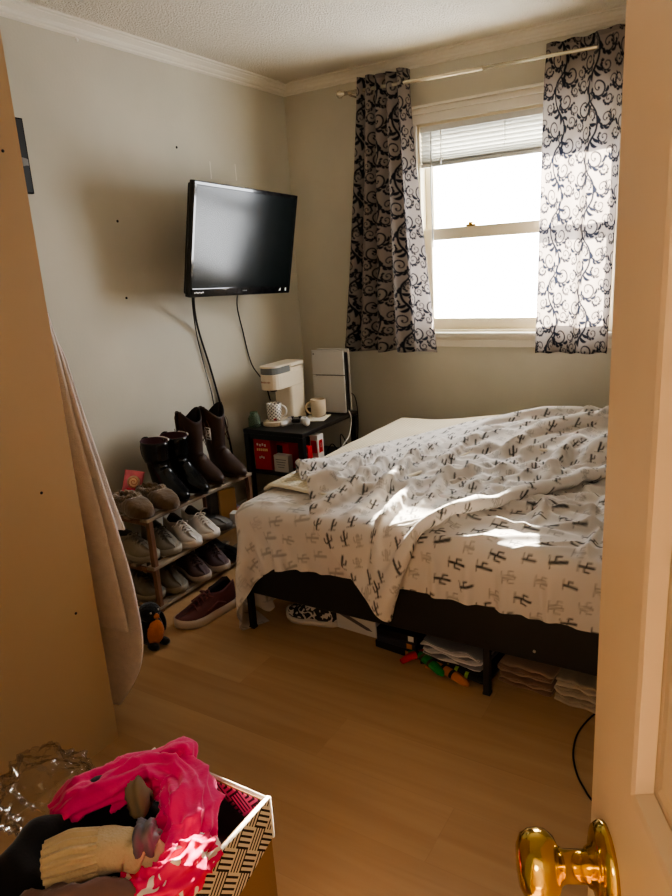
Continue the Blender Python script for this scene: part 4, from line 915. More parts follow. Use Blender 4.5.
# top tier
boot('cowboy_boot', 'brown cowboy boot on top of the rack, nearer the black boots', (.275, -1.335, T1), -.25, .315, srgb(62, 43, 34), srgb(30, 24, 22), True, rough=.55, sole=srgb(70, 52, 38))
cbt = boot('cowboy_boot', 'brown cowboy boot with white emblem at the far end of the rack top', (.305, -1.205, T1), -.25, .315, srgb(62, 43, 34), srgb(30, 24, 22), True, rough=.55, sole=srgb(70, 52, 38))
Mb = wm(cbt) @ Matrix.Translation((-.03, -.0535, .21)) @ Matrix.Rotation(-.0, 4, 'Y')
b = B()
for x0, x1, z0, z1 in ((-.022, -.018, -.03, .03), (.018, .022, -.03, .03), (-.022, .022, .026, .03), (-.022, .022, -.03, -.026), (-.012, -.007, -.018, .018), (-.012, .002, .013, .018), (-.012, .0, -.002, .003), (-.012, .002, -.018, -.013), (.008, .013, -.018, .018)):
    b.box(((x0 + x1) / 2, 0, (z0 + z1) / 2), (x1 - x0, .004, z1 - z0), 0, M=Mb)
b.obj('emblem', M_white, cbt)
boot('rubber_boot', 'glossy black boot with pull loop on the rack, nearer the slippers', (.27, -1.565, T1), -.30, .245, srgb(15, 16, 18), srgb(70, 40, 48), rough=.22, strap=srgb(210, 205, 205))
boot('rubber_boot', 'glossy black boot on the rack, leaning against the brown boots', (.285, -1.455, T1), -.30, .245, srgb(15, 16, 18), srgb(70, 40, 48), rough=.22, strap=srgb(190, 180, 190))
def slipper(label, loc, rz):
    t = thing('slipper', loc, label, 'slipper', rz=rz); M = wm(t); n = 22; rings = []; col = srgb(96, 76, 54)
    for i in range(n):
        t_ = .5 - .5 * math.cos(PI * i / (n - 1)); w_ = np.interp(t_, TT, [.06, .26, .38, .42, .46, .5, .46, .36, .22, .06]) * .112; h = float(np.interp(t_, TT, [.4, .7, .78, .7, .9, .86, .68, .55, .42, .3])) * .072
        X = (t_ - .5) * .265; op = float(sstep(.5, .36, np.array(t_))) * (1 if t_ > .05 else 0); rg = []
        for k in range(22):
            a = PI * k / 21; y = w_ * math.copysign(abs(math.cos(a)) ** .6, math.cos(a)); z = .012 + h * math.sin(a) ** .7 - op * .045 * max(0, math.sin(a) - .45) / .55
            rg.append(M @ Vector((X, y, z)))
        rings.append(rg + [M @ Vector((X, -w_ * .9, .006)), M @ Vector((X, w_ * .9, .006))])
    m_ = mat('suede_brown', col, .95, bump=(60, .6, .006), var=(25, .12), sheen=.5, spec=.1)
    b = B(); b.loft(rings); b.obj('upper', m_, t)
    pts = []
    for k in range(40):
        a = 2 * PI * k / 40; pts.append(M @ Vector((-.058 + .072 * math.cos(a), .043 * math.sin(a), .052 + .018 * max(0, math.cos(a)) + .004 * math.sin(k * 2.1))))
    pts.append(pts[0]); r_ = [.015 + .003 * math.sin(k * 1.7) + .002 * math.sin(k * 3.1) for k in range(41)]
    b = B(); b.tube(pts, r_, 10); b.obj('fur_collar', mat('fur_brown', srgb(120, 98, 72), 1.0, bump=(180, 1.0, .012), var=(60, .3), sheen=.6, spec=.05), t)
    b = B(); b.tube([M @ Vector((.03 + .055 * math.cos(a), .034 * math.sin(a), .066 - .020 * (math.cos(a) + 1) * .55)) for a in [-PI / 2 * 1.15 + PI * 1.15 * k / 16 for k in range(17)]], .003, 6); b.obj('toe_seam', mat('seam', srgb(70, 52, 36), .9), t)
    b = B()
    for q in range(5): b.box((.032 + .007 * (q % 2), -.016 + .008 * q, .0735 - .0016 * (q % 2)), (.006, .005, .003), .001, M=M, rot=(0, .2, .5 * q))
    b.obj('beaded_motif', mat('bead', srgb(206, 196, 186), .5), t)
slipper('furry brown moccasin slipper at the near end of the rack top', (.30, -1.795, T1), -.30)
slipper('furry brown moccasin slipper beside the black boots', (.325, -1.675, T1), -.25)
# pink candy bag leaning between slippers and boots
cp = thing('candy_packet', (.17, -1.69, T1), 'small pink printed packet standing behind the slippers', 'packet', rz=-.62)
CM = wm(cp) @ Matrix.Translation((0, 0, .02)) @ Euler((-.30, -.2, 0)).to_matrix().to_4x4() @ Matrix.Scale(.86, 4)
g = np.zeros((13, 15, 3))
for i in range(13):
    for j in range(15):
        u = i / 12 * 2 - 1; v = j / 14 * 2 - 1; g[i, j] = CM @ Vector((.012 * (1 - u * u) * (1 - v ** 4) + .002 * math.sin(7 * u + 3 * v), .048 * u * (1 + .06 * v * v), .06 * v + .075))
b = B(); b.grid(g); b.obj('pouch', mat('pink_film', srgb(240, 130, 150), .35, var=(22, .2)), cp, solid=.004)
b = B(); b.lathe([(0, .002), (.012, .002), (.024, .001), (.032, 0)], CM @ Matrix.Translation((.0155, 0, .078)) @ Matrix.Rotation(PI / 2, 4, 'Y'), 24); b.obj('cream_swirl', mat('cream_print', srgb(238, 206, 180), .5), cp)
b = B(); b.tube([CM @ Vector((.018, (.004 + .0022 * k * .55) * math.cos(k * .55), .078 + (.004 + .0022 * k * .55) * math.sin(k * .55))) for k in range(22)], .0016, 5); b.obj('swirl_line', mat('swirl_line', srgb(190, 110, 90), .5), cp)
b = B(); b.box((.016, 0, .03), (.004, .06, .022), .001, M=CM); b.obj('pink_band', mat('band_pink', srgb(232, 60, 100), .4), cp)
# middle tier
GRY = srgb(150, 142, 128); W1 = srgb(206, 198, 188)
shoe('sneaker', 'beige sneaker at the near end of the middle rack tier', (.245, -1.782, T2), -.04, .285, .108, .115, srgb(140, 130, 112), srgb(150, 142, 126), lace=srgb(150, 140, 125))
shoe('sneaker', 'greyish beige sneaker second from the near end of the middle tier', (.29, -1.665, T2), -.3, .28, .104, .11, srgb(134, 126, 112), srgb(164, 156, 140), lace=srgb(120, 112, 104))
shoe('sneaker', 'white sneaker with white laces on the middle tier, nearer one', (.325, -1.565, T2), -.3, .27, .10, .105, W1, srgb(214, 208, 200), lace=srgb(224, 220, 214))
shoe('sneaker', 'white sneaker with white laces on the middle tier, farther one', (.335, -1.455, T2), -.3, .27, .10, .105, W1, srgb(214, 208, 200), lace=srgb(224, 220, 214))
shoe('sandal', 'flat grey sandal on edge at the far end of the middle tier', (.33, -1.345, T2), -.35, .26, .09, .08, srgb(120, 116, 110), srgb(90, 84, 78), low=True)
carton('tan_book', .32, .345, -1.285, -1.20, T2, .15, srgb(196, 158, 104), 'thin tan book standing on the middle tier', rz=-.5, cat='book')
carton('grey_book', .25, .30, -1.30, -1.22, T2, .15, srgb(92, 92, 90), 'grey book standing behind the tan one on the middle tier', rz=-.4, cat='book')
shoe('sandal', 'navy and red flip flop at the far end of the middle tier', (.35, -1.20, T2), -.3, .25, .092, .075, srgb(150, 90, 84), srgb(50, 60, 84), low=True)
carton('white_box_small', .385, .425, -1.30, -1.25, T2, .05, srgb(214, 212, 208), 'little white carton at the edge of the middle tier', rz=.3)
# lower tier
shoe('sneaker', 'worn grey sneaker at the near end of the lowest tier', (.245, -1.782, T3), -.04, .29, .11, .12, srgb(112, 106, 92), srgb(130, 122, 106), lace=srgb(110, 104, 92))
shoe('sneaker', 'worn grey sneaker second on the lowest tier', (.295, -1.665, T3), -.3, .285, .106, .11, srgb(118, 110, 96), srgb(140, 132, 116))
shoe('sneaker', 'mauve running shoe with pale sole on the lowest tier, nearer one', (.33, -1.53, T3), -.35, .26, .098, .115, srgb(96, 78, 78), srgb(176, 164, 152), lace=srgb(100, 84, 84))
shoe('sneaker', 'mauve running shoe with pale sole on the lowest tier, farther one', (.34, -1.405, T3), -.35, .26, .098, .115, srgb(100, 82, 84), srgb(176, 164, 152), lace=srgb(100, 84, 84))
shoe('dress_shoe', 'black flat shoe at the far end of the lowest tier', (.32, -1.29, T3), -.3, .26, .09, .085, srgb(20, 19, 20), srgb(26, 24, 24), low=True, rough=.35)
# maroon runner in front on the floor
MA = srgb(92, 52, 54)
shoe('running_shoe', 'maroon running shoe with thick white sole on the floor before the rack', (.62, -1.765, 0), 4.52, .30, .112, .125, MA, srgb(196, 184, 172), srgb(40, 26, 28), lace=srgb(110, 64, 66), sole_h=.036,
     accents=[('side_stripe', [(-.06, -.048, .055), (-.02, -.053, .075), (.03, -.056, .06)], .005, srgb(120, 70, 72)), ('side_stripe', [(-.06, .060, .055), (-.02, .062, .075), (.03, .064, .055)], .005, srgb(120, 70, 72))])
# plush toy
pt = thing('plush_toy', (.575, -2.035, 0), 'black plush toy with orange belly on the floor by the rack post', 'toy', rz=-.1)
PM = wm(pt) @ Matrix.Scale(.86, 4); M_bp = mat('plush_black', srgb(18, 17, 18), .95, bump=(120, .8, .006), sheen=.3); M_op = mat('plush_orange', srgb(196, 112, 40), .95, bump=(120, .7, .005), var=(20, .15), sheen=.3)
b = B(); b.ball((0, 0, .075), (.058, .062, .075), PM); b.obj('body', M_bp, pt)
b = B(); b.ball((.026, 0, .072), (.044, .048, .062), PM); b.obj('belly', M_op, pt)
hd = B(); hd.ball((.012, 0, .165), (.048, .05, .045), PM); hd = hd.obj('head', M_bp, pt)
b = B(); b.lathe([(.014, 0), (.011, .012), (0, .028)], PM @ T(.055, 0, .158) @ Matrix.Rotation(PI / 2, 4, 'Y'), 14); b.obj('beak', M_op, hd)
for sg in (-1, 1):
    b = B(); b.ball((.05, sg * .02, .178), .0055, PM, seg=10, rings=8); b.obj('eye', M_white, hd)
    b = B(); b.ball((.005, sg * .066, .085), (.026, .014, .05), PM); b.obj('wing', M_bp, pt)
    b = B(); b.ball((.05, sg * .03, .017), (.034, .022, .017), PM); b.obj('foot', M_bp, pt)
# shiny tag on the plush
# ================================================================== things under the bed
def shoe_side(): pass
mdm = bpy.data.materials.new('damask_canvas'); mdm.use_nodes = True; x = NX(mdm); tc = x.n('ShaderNodeTexCoord'); nz = x.n('ShaderNodeTexNoise'); nz.inputs['Scale'].default_value = 34; nz.inputs['Distortion'].default_value = 1.6; nz.inputs['Detail'].default_value = 0; x.l(tc.outputs['Object'], nz.inputs[0])
mix = x.n('ShaderNodeMix', data_type='RGBA'); x.l(x.m('GREATER_THAN', nz.outputs['Fac'], .53), mix.inputs[0]); mix.inputs[6].default_value = (*srgb(24, 23, 24), 1); mix.inputs[7].default_value = (*srgb(210, 204, 196), 1); x.l(mix.outputs[2], mdm.node_tree.nodes['Principled BSDF'].inputs[0])
sn = shoe('canvas_shoe', 'black and white patterned canvas shoe lying under the bed corner', (1.055, -1.60, 0), PI + .12, .245, .10, .11, (.1, .1, .1), srgb(206, 200, 190), sole_h=.022)
for ch in sn.children:
    if ch.name.startswith('upper'): ch.data.materials[0] = mdm
wb = thing('white_box', (1.27, -1.50, 0), 'flat white box with grey stripe on the floor under the bed', 'box', rz=-.06); WM_ = wm(wb)
b = B(); b.box((0, 0, .05), (.185, .24, .10), .003, M=WM_); b.obj('carton', mat('white_card', srgb(206, 202, 196), .6), wb)
b = B(); b.prism([(-.088, .030), (.06, -.020), (.075, -.030), (.05, -.030), (-.088, .012)], .001, WM_ @ T(0, -.1205, .055) @ Matrix.Rotation(PI / 2, 4, 'X')); b.obj('printed_stripe', mat('print_grey', srgb(96, 88, 90), .5), wb)
for k, (c_, w_, h_, lb) in enumerate(((srgb(24, 24, 28), .175, .030, 'black flat case at the bottom of the dark stack under the bed'), (srgb(44, 46, 56), .165, .028, 'dark slate case in the middle of the dark stack under the bed'), (srgb(20, 20, 22), .17, .030, 'black case topping the dark stack under the bed'))):
    z0 = [0, .031, .060][k]; t = thing('flat_case', (1.475, -1.575, z0), lb, 'case', rz=-.1 + .05 * k); M = wm(t)
    b = B(); b.box((0, 0, h_ / 2 - .0005), (w_, .22, h_ - .001), .003, M=M); b.obj('case', mat('case%d' % k, c_, .35), t)
    b = B(); b.box((.055, -.1105, h_ / 2), (.022, .001, h_ * .7), 0, M=M); b.obj('spine_label', mat('label_orange', srgb(176, 112, 50), .5) if k < 2 else mat('label_white', srgb(200, 196, 190), .5), t)
def folded(name, label, loc, rz, size, col, layers, stripe=None, cat='clothing', seed=0):
    """a folded textile: stacked layers with rounded fold at the front"""
    t = thing(name, loc, label, cat, rz=rz); M = wm(t); L, D, Hh = size; r_ = random.Random(seed); lh = Hh / layers
    mm = mat('textile_' + label[:20], col, .95, bump=(160, .4, .003), var=(10, .1), sheen=.2); ms_ = mat('textile2_' + label[:20], stripe or tuple(c * .7 for c in col), .95, bump=(160, .4, .003))
    for k in range(layers):
        rings = []; ox = r_.uniform(-.006, .006); oy = r_.uniform(-.008, .004)
        for i in range(13):
            u = i / 12 - .5; sag = .004 * math.sin(u * 9 + k + seed) + .003 * math.sin(u * 17 + 2 * k); rg = []
            ww = D / 2; hh = lh / 2
            for q in range(14):
                a = 2 * PI * q / 14; cy = math.copysign(abs(math.cos(a)) ** .35, math.cos(a)); cz = math.copysign(abs(math.sin(a)) ** .7, math.sin(a))
                f = 1 if 0 < i < 12 else .96
                rg.append(M @ Vector((u * L + ox, cy * ww * f + oy + .004 * math.sin(u * 11 + k), max(lh * (k + .5) + cz * hh * f + sag * min(k, 1), .001))))
            rings.append(rg)
        b = B(); b.loft(rings); b.obj('fold', mm if k % 2 == 0 else ms_, t)
    return t
# colourful socks: knitted tubes
for k, (dx, dy, a, cols, lb) in enumerate(((0, 0, .2, (srgb(26, 28, 26), srgb(180, 170, 60)), 'black sock with yellow bands under the bed'), (-.05, -.03, -.3, (srgb(34, 120, 50), srgb(60, 60, 30)), 'bright green sock on the sock pile under the bed'), (.075, -.02, .1, (srgb(30, 30, 30), srgb(150, 190, 60)), 'black and lime sock beside the bed leg'), (-.085, .0, 1.0, (srgb(170, 40, 44), srgb(30, 30, 34)), 'red sock at the left of the sock pile under the bed'), (.03, -.04, -.1, (srgb(176, 110, 60), srgb(30, 34, 30)), 'orange toed sock on the sock pile under the bed'))):
    t = thing('sock', (1.665 + dx, -1.70 + dy, 0), lb, 'sock', rz=a); M = wm(t); zz = .018 + .016 * (k % 2)
    pts = [(-.085, .0, zz), (-.04, .006, zz + .006), (0, 0, zz + .004), (.04, -.008, zz), (.075, -.02, zz - .002), (.09, -.026, zz - .004)]
    b = B(); b.tube([M @ Vector(p) for p in pts], [.012, .017, .018, .018, .015, .006], 12, squash=.75); so = b.obj('knit', mat('sock%d' % k, cols[0], .95, bump=(200, .5, .003)), t)
    for q in range(2):
        p0, p1 = Vector(pts[1 + q]), Vector(pts[2 + q]); pm = (p0 + p1) / 2; dv = (p1 - p0).normalized() * .006
        b = B(); b.tube([M @ (pm - dv), M @ (pm + dv)], .0187, 12, squash=.76); b.obj('band', mat('sockband%d' % k, cols[1], .95), t)
folded('folded_shirt', 'white and grey striped folded shirt above the socks under the bed', (1.715, -1.63, .052), -.1, (.22, .22, .06), srgb(196, 192, 190), 6, srgb(120, 118, 120), seed=1)
folded('folded_trousers', 'black folded trousers supporting the striped shirt under the bed', (1.72, -1.615, 0), -.1, (.23, .20, .050), srgb(24, 24, 26), 2, seed=2)
folded('folded_sweater', 'brown folded sweater under the bed right of the middle leg', (1.955, -1.60, 0), -.08, (.18, .20, .085), srgb(120, 92, 76), 6, srgb(146, 122, 104), seed=3)
folded('folded_towel', 'cream folded towel at the right end under the bed', (2.135, -1.61, 0), -.1, (.15, .22, .09), srgb(172, 160, 142), 6, srgb(150, 138, 120), seed=4)
folded('folded_cloth', 'lilac folded cloth behind the cream towel under the bed', (2.30, -1.62, 0), -.08, (.16, .22, .08), srgb(160, 150, 164), 3, seed=5)
cable('floor_cable', [(2.26, -1.66, .004), (2.19, -1.70, .004), (2.152, -1.82, .004), (2.154, -1.92, .004), (2.178, -2.0, .004), (2.213, -2.06, .004), (2.26, -2.11, .004), (2.4, -2.2, .004)], .0028, 'thin black cable looped on the floor beside the door edge')

# ================================================================== towel hanging on the closet end wall
M_towel = mat('terry_towel', srgb(236, 224, 216), .98, bump=(260, .9, .006), var=(40, .05), sheen=.4, spec=.05)
tw = thing('bath_towel', (.7, -2.5, 1.35), 'pale pink terry towel hanging at the end of the tan closet wall', 'towel')
def strip(edge, width, ripple, seed, n=60, m=26, curl=.0):
    e = np.array(edge)[:, :]; d = np.r_[0, np.cumsum(np.sqrt(((e[1:] - e[:-1]) ** 2).sum(1)))]; t = np.linspace(0, d[-1], n)
    Pe = np.stack([np.interp(t, d, e[:, k]) for k in range(3)], 1)
    ker = np.ones(7) / 7
    for k in range(3):
        pad = np.r_[np.full(3, Pe[0, k]), Pe[:, k], np.full(3, Pe[-1, k])]; Pe[:, k] = np.convolve(pad, ker, 'valid') * .8 + Pe[:, k] * .2
    out = np.zeros((n, m, 3)); s_ = np.linspace(0, 1, m)
    for i in range(n):
        tt_ = i / (n - 1)
        out[i, :, 0] = Pe[i, 0] - width(tt_) * s_
        out[i, :, 1] = Pe[i, 1] + ripple * np.sin(s_ * 9 + seed + tt_ * 1.5) * (s_ * (1 - .2 * s_)) * 1.6 - .030 * s_ * tt_ + curl * np.exp(-s_ * 9)
        out[i, :, 2] = Pe[i, 2] + .03 * s_ * (1 if i == n - 1 else tt_ ** 6)
    out[..., 1] = np.maximum(out[..., 1], -2.474)
    return out
eM = [[.835, -2.462, 1.33], [0.839, -2.458, 1.283], [0.857, -2.449, 1.186], [0.871, -2.433, 1.012], [0.895, -2.414, 0.805], [0.915, -2.397, 0.621], [0.926, -2.385, 0.485], [0.922, -2.373, 0.284], [0.908, -2.386, 0.182], [0.86, -2.403, 0.103], [0.803, -2.416, 0.025]]
eF = [[.845, -2.466, 1.31], [0.849, -2.463, 1.271], [0.86, -2.458, 1.174], [0.868, -2.450, 1.017], [0.880, -2.440, 0.869], [0.893, -2.430, 0.714], [0.901, -2.422, 0.552], [0.908, -2.415, 0.433], [0.909, -2.411, 0.32]]
eB = [[.78, -2.44, 1.30], [0.81, -2.409, 1.208], [0.823, -2.389, 1.044], [0.843, -2.363, 0.84], [0.855, -2.349, 0.724], [0.874, -2.338, 0.63]]
b = B(); b.grid(strip(eM, lambda t: .12 + .24 * t, .018, .4, curl=.012)); b.obj('towel_fold', M_towel, tw, solid=.010)
b = B(); b.grid(strip(eF, lambda t: .10 + .20 * t, .010, 1.2, curl=.006)); b.obj('front_fold', M_towel, tw, solid=.010)
b = B(); b.grid(strip(eB, lambda t: .06 + .22 * t, .014, 2.2, curl=.010)); b.obj('back_fold', M_towel, tw, solid=.010)
hk = thing('robe_hook', (.78, -2.49, 1.36), 'small steel hook holding the towel behind the closet edge', 'hook')
b = B(); b.box((.78, -2.486, 1.37), (.03, .008, .06), .003); b.tube([(.78, -2.484, 1.385), (.78, -2.45, 1.375), (.78, -2.435, 1.36), (.78, -2.435, 1.39)], .005, 8); b.obj('hook_body', M_steel, hk)

# ================================================================== hamper
HX0, HX1, HY0, HY1, HZ = 1.565, 1.84, -3.36, -2.905, .50
hp = thing('laundry_hamper', ((HX0 + HX1) / 2, (HY0 + HY1) / 2, 0), 'open fabric laundry hamper with black maze print and white piping, full of clothes', 'hamper')
M_hb = mat('hamper_canvas', srgb(150, 118, 84), .9, bump=(200, .3, .002))
b = B(); t_ = .008
b.bx(HX0, HX1, HY1 - t_, HY1, 0, HZ - .004); b.bx(HX0, HX1, HY0, HY0 + t_, 0, HZ - .004); b.bx(HX0, HX0 + t_, HY0, HY1, 0, HZ - .004); b.bx(HX1 - t_, HX1, HY0, HY1, 0, HZ - .004); b.bx(HX0, HX1, HY0, HY1, 0, .01)
b.obj('body', M_hb, hp)
M_maze = maze_mat('maze_cream', srgb(34, 26, 28), srgb(232, 222, 204), .05); M_maze_bounce = maze_mat('maze_pink_bounce', srgb(70, 26, 46), srgb(232, 104, 160), .05)  # lining copy of the print has pink bounce light put into its colours
b = B(); poly = [(HY1 + .001, HZ), (HY0, HZ), (HY0, .16), (HY1 - .10, .385), (HY1 + .001, .418)]
b.prism([(y, z) for y, z in poly], .004, Matrix(((0, 0, 1, HX1 + .0005), (1, 0, 0, 0), (0, 1, 0, 0), (0, 0, 0, 1)))); b.obj('patterned_panel', M_maze, hp)
b = B(); b.bx(HX0 + .01, HX1 - .009, HY1 - .0115, HY1 - .0085, .25, HZ - .004); b.obj('inner_lining', M_maze_bounce, hp)
b = B(); b.tube([(HX0, HY1 - .004, HZ), (HX1 + .002, HY1 - .004, HZ)], .0034, 8); b.tube([(HX1 + .001, HY1, HZ), (HX1 + .001, HY0, HZ)], .0034, 8); b.tube([(HX0, HY1, HZ), (HX0, HY0, HZ)], .0034, 8); b.tube([(HX0, HY0, HZ), (HX1, HY0, HZ)], .0034, 8); b.tube([(HX1 + .003, HY1, HZ), (HX1 + .003, HY1, .416)], .0034, 8)
b.obj('piping', mat('piping_white', srgb(236, 228, 214), .8, bump=(300, .6, .003)), hp)

def cloth_loft(path, widths, hts, pleats, amp, seed=0, n=70, m=46, twist=0.0, noise_amp=.006):
    p = np.array(path, float); k = np.linspace(0, len(p) - 1, n); i = np.minimum(k.astype(int), len(p) - 2); f = (k - i)[:, None]
    g = lambda q: p[np.clip(q, 0, len(p) - 1)]
    C_ = .5 * (2 * g(i) + (g(i + 1) - g(i - 1)) * f + (2 * g(i - 1) - 5 * g(i) + 4 * g(i + 1) - g(i + 2)) * f ** 2 + (3 * g(i) - g(i - 1) - 3 * g(i + 1) + g(i + 2)) * f ** 3)
    W_ = np.interp(k, range(len(p)), widths); H_ = np.interp(k, range(len(p)), hts); rings = []
    for a in range(n):
        t = Vector(C_[min(a + 1, n - 1)] - C_[max(a - 1, 0)]).normalized(); up = Vector((0, 0, 1)); up = (up - t * up.dot(t)).normalized() if abs(t.z) < .95 else Vector((1, 0, 0)); sd = t.cross(up); rg = []
        end = min(1, a / 3 + .25, (n - 1 - a) / 3 + .25)
        for q in range(m):
            an = 2 * PI * q / m; u = math.cos(an); v = math.sin(an); fo = (1 - abs(math.sin(pleats * .5 * an + seed + 1.1 * math.sin(a * .07 + seed) + .5 * math.sin(a * .19 + 2 * seed)))) ** 2; fo2 = (1 - abs(math.sin(1.5 * an + a * .16 + seed * 3))) ** 4; r_ = 1 - amp * .6 + amp * 1.6 * fo + amp * 1.1 * fo2 + .35 * amp * math.sin(pleats * an + seed + twist * a * .12 + .8 * math.sin(a * .11 + seed)) + .5 * amp * math.sin((pleats * 2 - 1) * an + 2 * seed - a * .09)
            pt = Vector(C_[a]) + (sd * u * W_[a] + up * v * H_[a]) * r_ * end
            nz = noise.noise(pt * 22 + Vector((seed, 0, 0))) * noise_amp + noise.noise(pt * 55) * noise_amp * .35
            rg.append(pt + (sd * u + up * v) * nz)
        rings.append(rg)
    return rings
# black garment filling the hamper and spilling over its left side
n1, n2 = 70, 70; g = np.zeros((n1, n2, 3))
for i in range(n1):
    for j in range(n2):
        u = i / (n1 - 1); v = j / (n2 - 1); X = 1.36 + (HX1 - .015 - 1.36) * u; Y = HY0 + .01 + (HY1 - .016 - HY0 - .01) * v
        z = .455 + .045 * math.sin(PI * min(1, max(0, (X - 1.42) / .38))) - .02 * float(sstep(.7, 1, np.array(v)))
        over = max(0, HX0 + .0 - X); z += .035 * math.exp(-((X - HX0) / .05) ** 2) - 1.2 * over ** 1.25
        rdg = .010 * math.sin(38 * (Y + .55 * X) + 2.2 * math.sin(9 * X)) + .006 * math.sin(71 * (Y - .3 * X) + 1.3)
        g[i, j] = (X, Y, z + rdg + .014 * noise.noise(Vector((X * 14, Y * 14, 3))))
M_blkc = mat('black_jersey', srgb(24, 24, 26), .9, bump=(200, .3, .002), sheen=.25, spec=.2)
b = B(); b.grid(g); props(b.obj('black_hoodie', M_blkc, solid=.006), 'black garment filling the hamper and spilling over its left rim', 'clothing')
M_pink = mat('pink_jersey', srgb(238, 58, 134), .85, bump=(160, .35, .003), var=(12, .08), sheen=.35, spec=.2)
rings = cloth_loft([(1.535, -3.11, .495), (1.552, -3.085, .515), (1.60, -3.03, .528), (1.65, -2.98, .532), (1.70, -2.97, .530), (1.745, -3.0, .530), (1.778, -3.04, .515), (1.792, -3.085, .50), (1.785, -3.11, .48)],
                   [.036, .048, .050, .046, .044, .046, .046, .042, .03], [.020, .026, .028, .028, .028, .028, .030, .030, .02], 7, .13, 1.0, n=140, m=96, noise_amp=.008)
b = B(); b.loft(rings); b.loft(cloth_loft([(1.64, -2.965, .535), (1.655, -2.94, .546), (1.672, -2.925, .546), (1.69, -2.935, .535)], [.012, .022, .022, .01], [.012, .018, .016, .01], 5, .25, 2.0, n=30, m=40))
props(b.obj('pink_sweatshirt', M_pink), 'hot pink sweatshirt twisted in an arch over the back of the hamper', 'clothing')
mpr = bpy.data.materials.new('pink_print'); mpr.use_nodes = True; x = NX(mpr); pb = mpr.node_tree.nodes['Principled BSDF']; pb.inputs['Roughness'].default_value = .85; tc = x.n('ShaderNodeTexCoord')
nz = x.n('ShaderNodeTexNoise'); nz.inputs['Scale'].default_value = 26; nz.inputs['Detail'].default_value = 1; nz.inputs['Distortion'].default_value = 1.2; x.l(tc.outputs['Object'], nz.inputs[0])
mix = x.n('ShaderNodeMix', data_type='RGBA'); x.l(x.m('GREATER_THAN', nz.outputs['Fac'], .61), mix.inputs[0]); mix.inputs[6].default_value = (*srgb(234, 50, 108), 1); mix.inputs[7].default_value = (*srgb(240, 226, 216), 1); x.l(mix.outputs[2], pb.inputs[0])
rings = cloth_loft([(1.832, -3.045, .515), (1.835, -3.075, .528), (1.832, -3.11, .528), (1.81, -3.145, .515), (1.775, -3.145, .50), (1.755, -3.115, .485)], [.020, .030, .036, .036, .034, .018], [.020, .026, .028, .028, .026, .014], 6, .16, 2.3, n=90, m=80)
b = B(); b.loft(rings); props(b.obj('printed_shirt', mpr), 'crumpled red-pink shirt with white print at the right rim of the hamper', 'clothing')
# tan knitted sock with ribbed cuff
sk = thing('knitted_sock', (1.69, -3.15, .53), 'tan knitted sock with thick ribbed cuff lying on the black garment', 'sock')
M_sk = mat('tan_knit', srgb(204, 184, 146), .95, bump=(240, .7, .004), sheen=.3, spec=.1)
pa = [Vector((1.645, -3.205, .535)), Vector((1.672, -3.178, .540)), Vector((1.70, -3.15, .538)), Vector((1.735, -3.122, .532)), Vector((1.762, -3.11, .522)), Vector((1.785, -3.118, .512))]
def ribtube(pts, rad, ribs, depth, seg=72, sq=.8, n=24):
    P_ = [pts[0].lerp(pts[0], 0)]; out = []
    for a in range(n):
        t = a / (n - 1) * (len(pts) - 1); i = min(int(t), len(pts) - 2); c = pts[i].lerp(pts[i + 1], t - i); r_ = float(np.interp(t, range(len(rad)), rad)); tg = (pts[i + 1] - pts[i]).normalized()
        up = (Vector((0, 0, 1)) - tg * tg.z).normalized(); sd = tg.cross(up)
        out.append([c + (sd * math.cos(q) + up * math.sin(q) * sq) * r_ * (1 + depth * math.cos(ribs * q)) for q in [2 * PI * k / seg for k in range(seg)]])
    return out
rc_ = ribtube(pa[:3], [.036, .041, .036], 17, .075, seg=136, n=24); ce = sum(rc_[0], Vector()) / 136; rin = [[p.lerp(ce, .22) for p in rc_[0]], [p.lerp(ce, .4) + Vector((.02, .018, 0)) for p in rc_[0]]]
b = B(); b.loft(rin[::-1] + rc_, cap1=False); b.obj('ribbed_cuff', M_sk, sk)
ft = ribtube(pa[1:] + [Vector((1.80, -3.135, .503))], [.034, .0365, .036, .031, .024, .008], 5, .03, seg=60, sq=.72, n=40)
ft = [[p + (p - sum(r_, Vector()) / 60) * (.16 * noise.noise(p * 40)) for p in r_] for r_ in ft]
b = B(); b.loft(ft); b.obj('foot', M_sk, sk)
b = B(); b.loft(cloth_loft([(1.735, -3.075, .50), (1.745, -3.095, .535), (1.755, -3.11, .545), (1.765, -3.12, .52)], [.018, .024, .022, .012], [.02, .026, .022, .012], 4, .22, 4.0, n=40, m=44)); props(b.obj('grey_cloth', mat('grey_satin', srgb(96, 88, 92), .5, sheen=.2)), 'small shiny grey garment bunched in the middle of the hamper', 'clothing')
b = B(); b.loft(cloth_loft([(1.66, -3.32, .49), (1.72, -3.25, .51), (1.78, -3.20, .51), (1.82, -3.17, .49)], [.05, .06, .05, .03], [.03, .035, .034, .02], 4, .14, 5.0, n=60, m=50)); props(b.obj('brown_trousers', mat('mauve_brown', srgb(120, 92, 84), .9, bump=(180, .3, .002), sheen=.2)), 'dusty brown garment at the bottom edge of the hamper', 'clothing')
b = B(); b.loft(cloth_loft([(1.655, -3.02, .50), (1.665, -3.035, .535), (1.68, -3.05, .55), (1.69, -3.06, .52)], [.012, .02, .02, .012], [.015, .028, .026, .015], 3, .2, 6.0, n=30, m=36)); props(b.obj('beige_cloth', mat('beige_rib', srgb(128, 112, 88), .9)), 'strip of beige lining showing inside the pink arch', 'clothing')
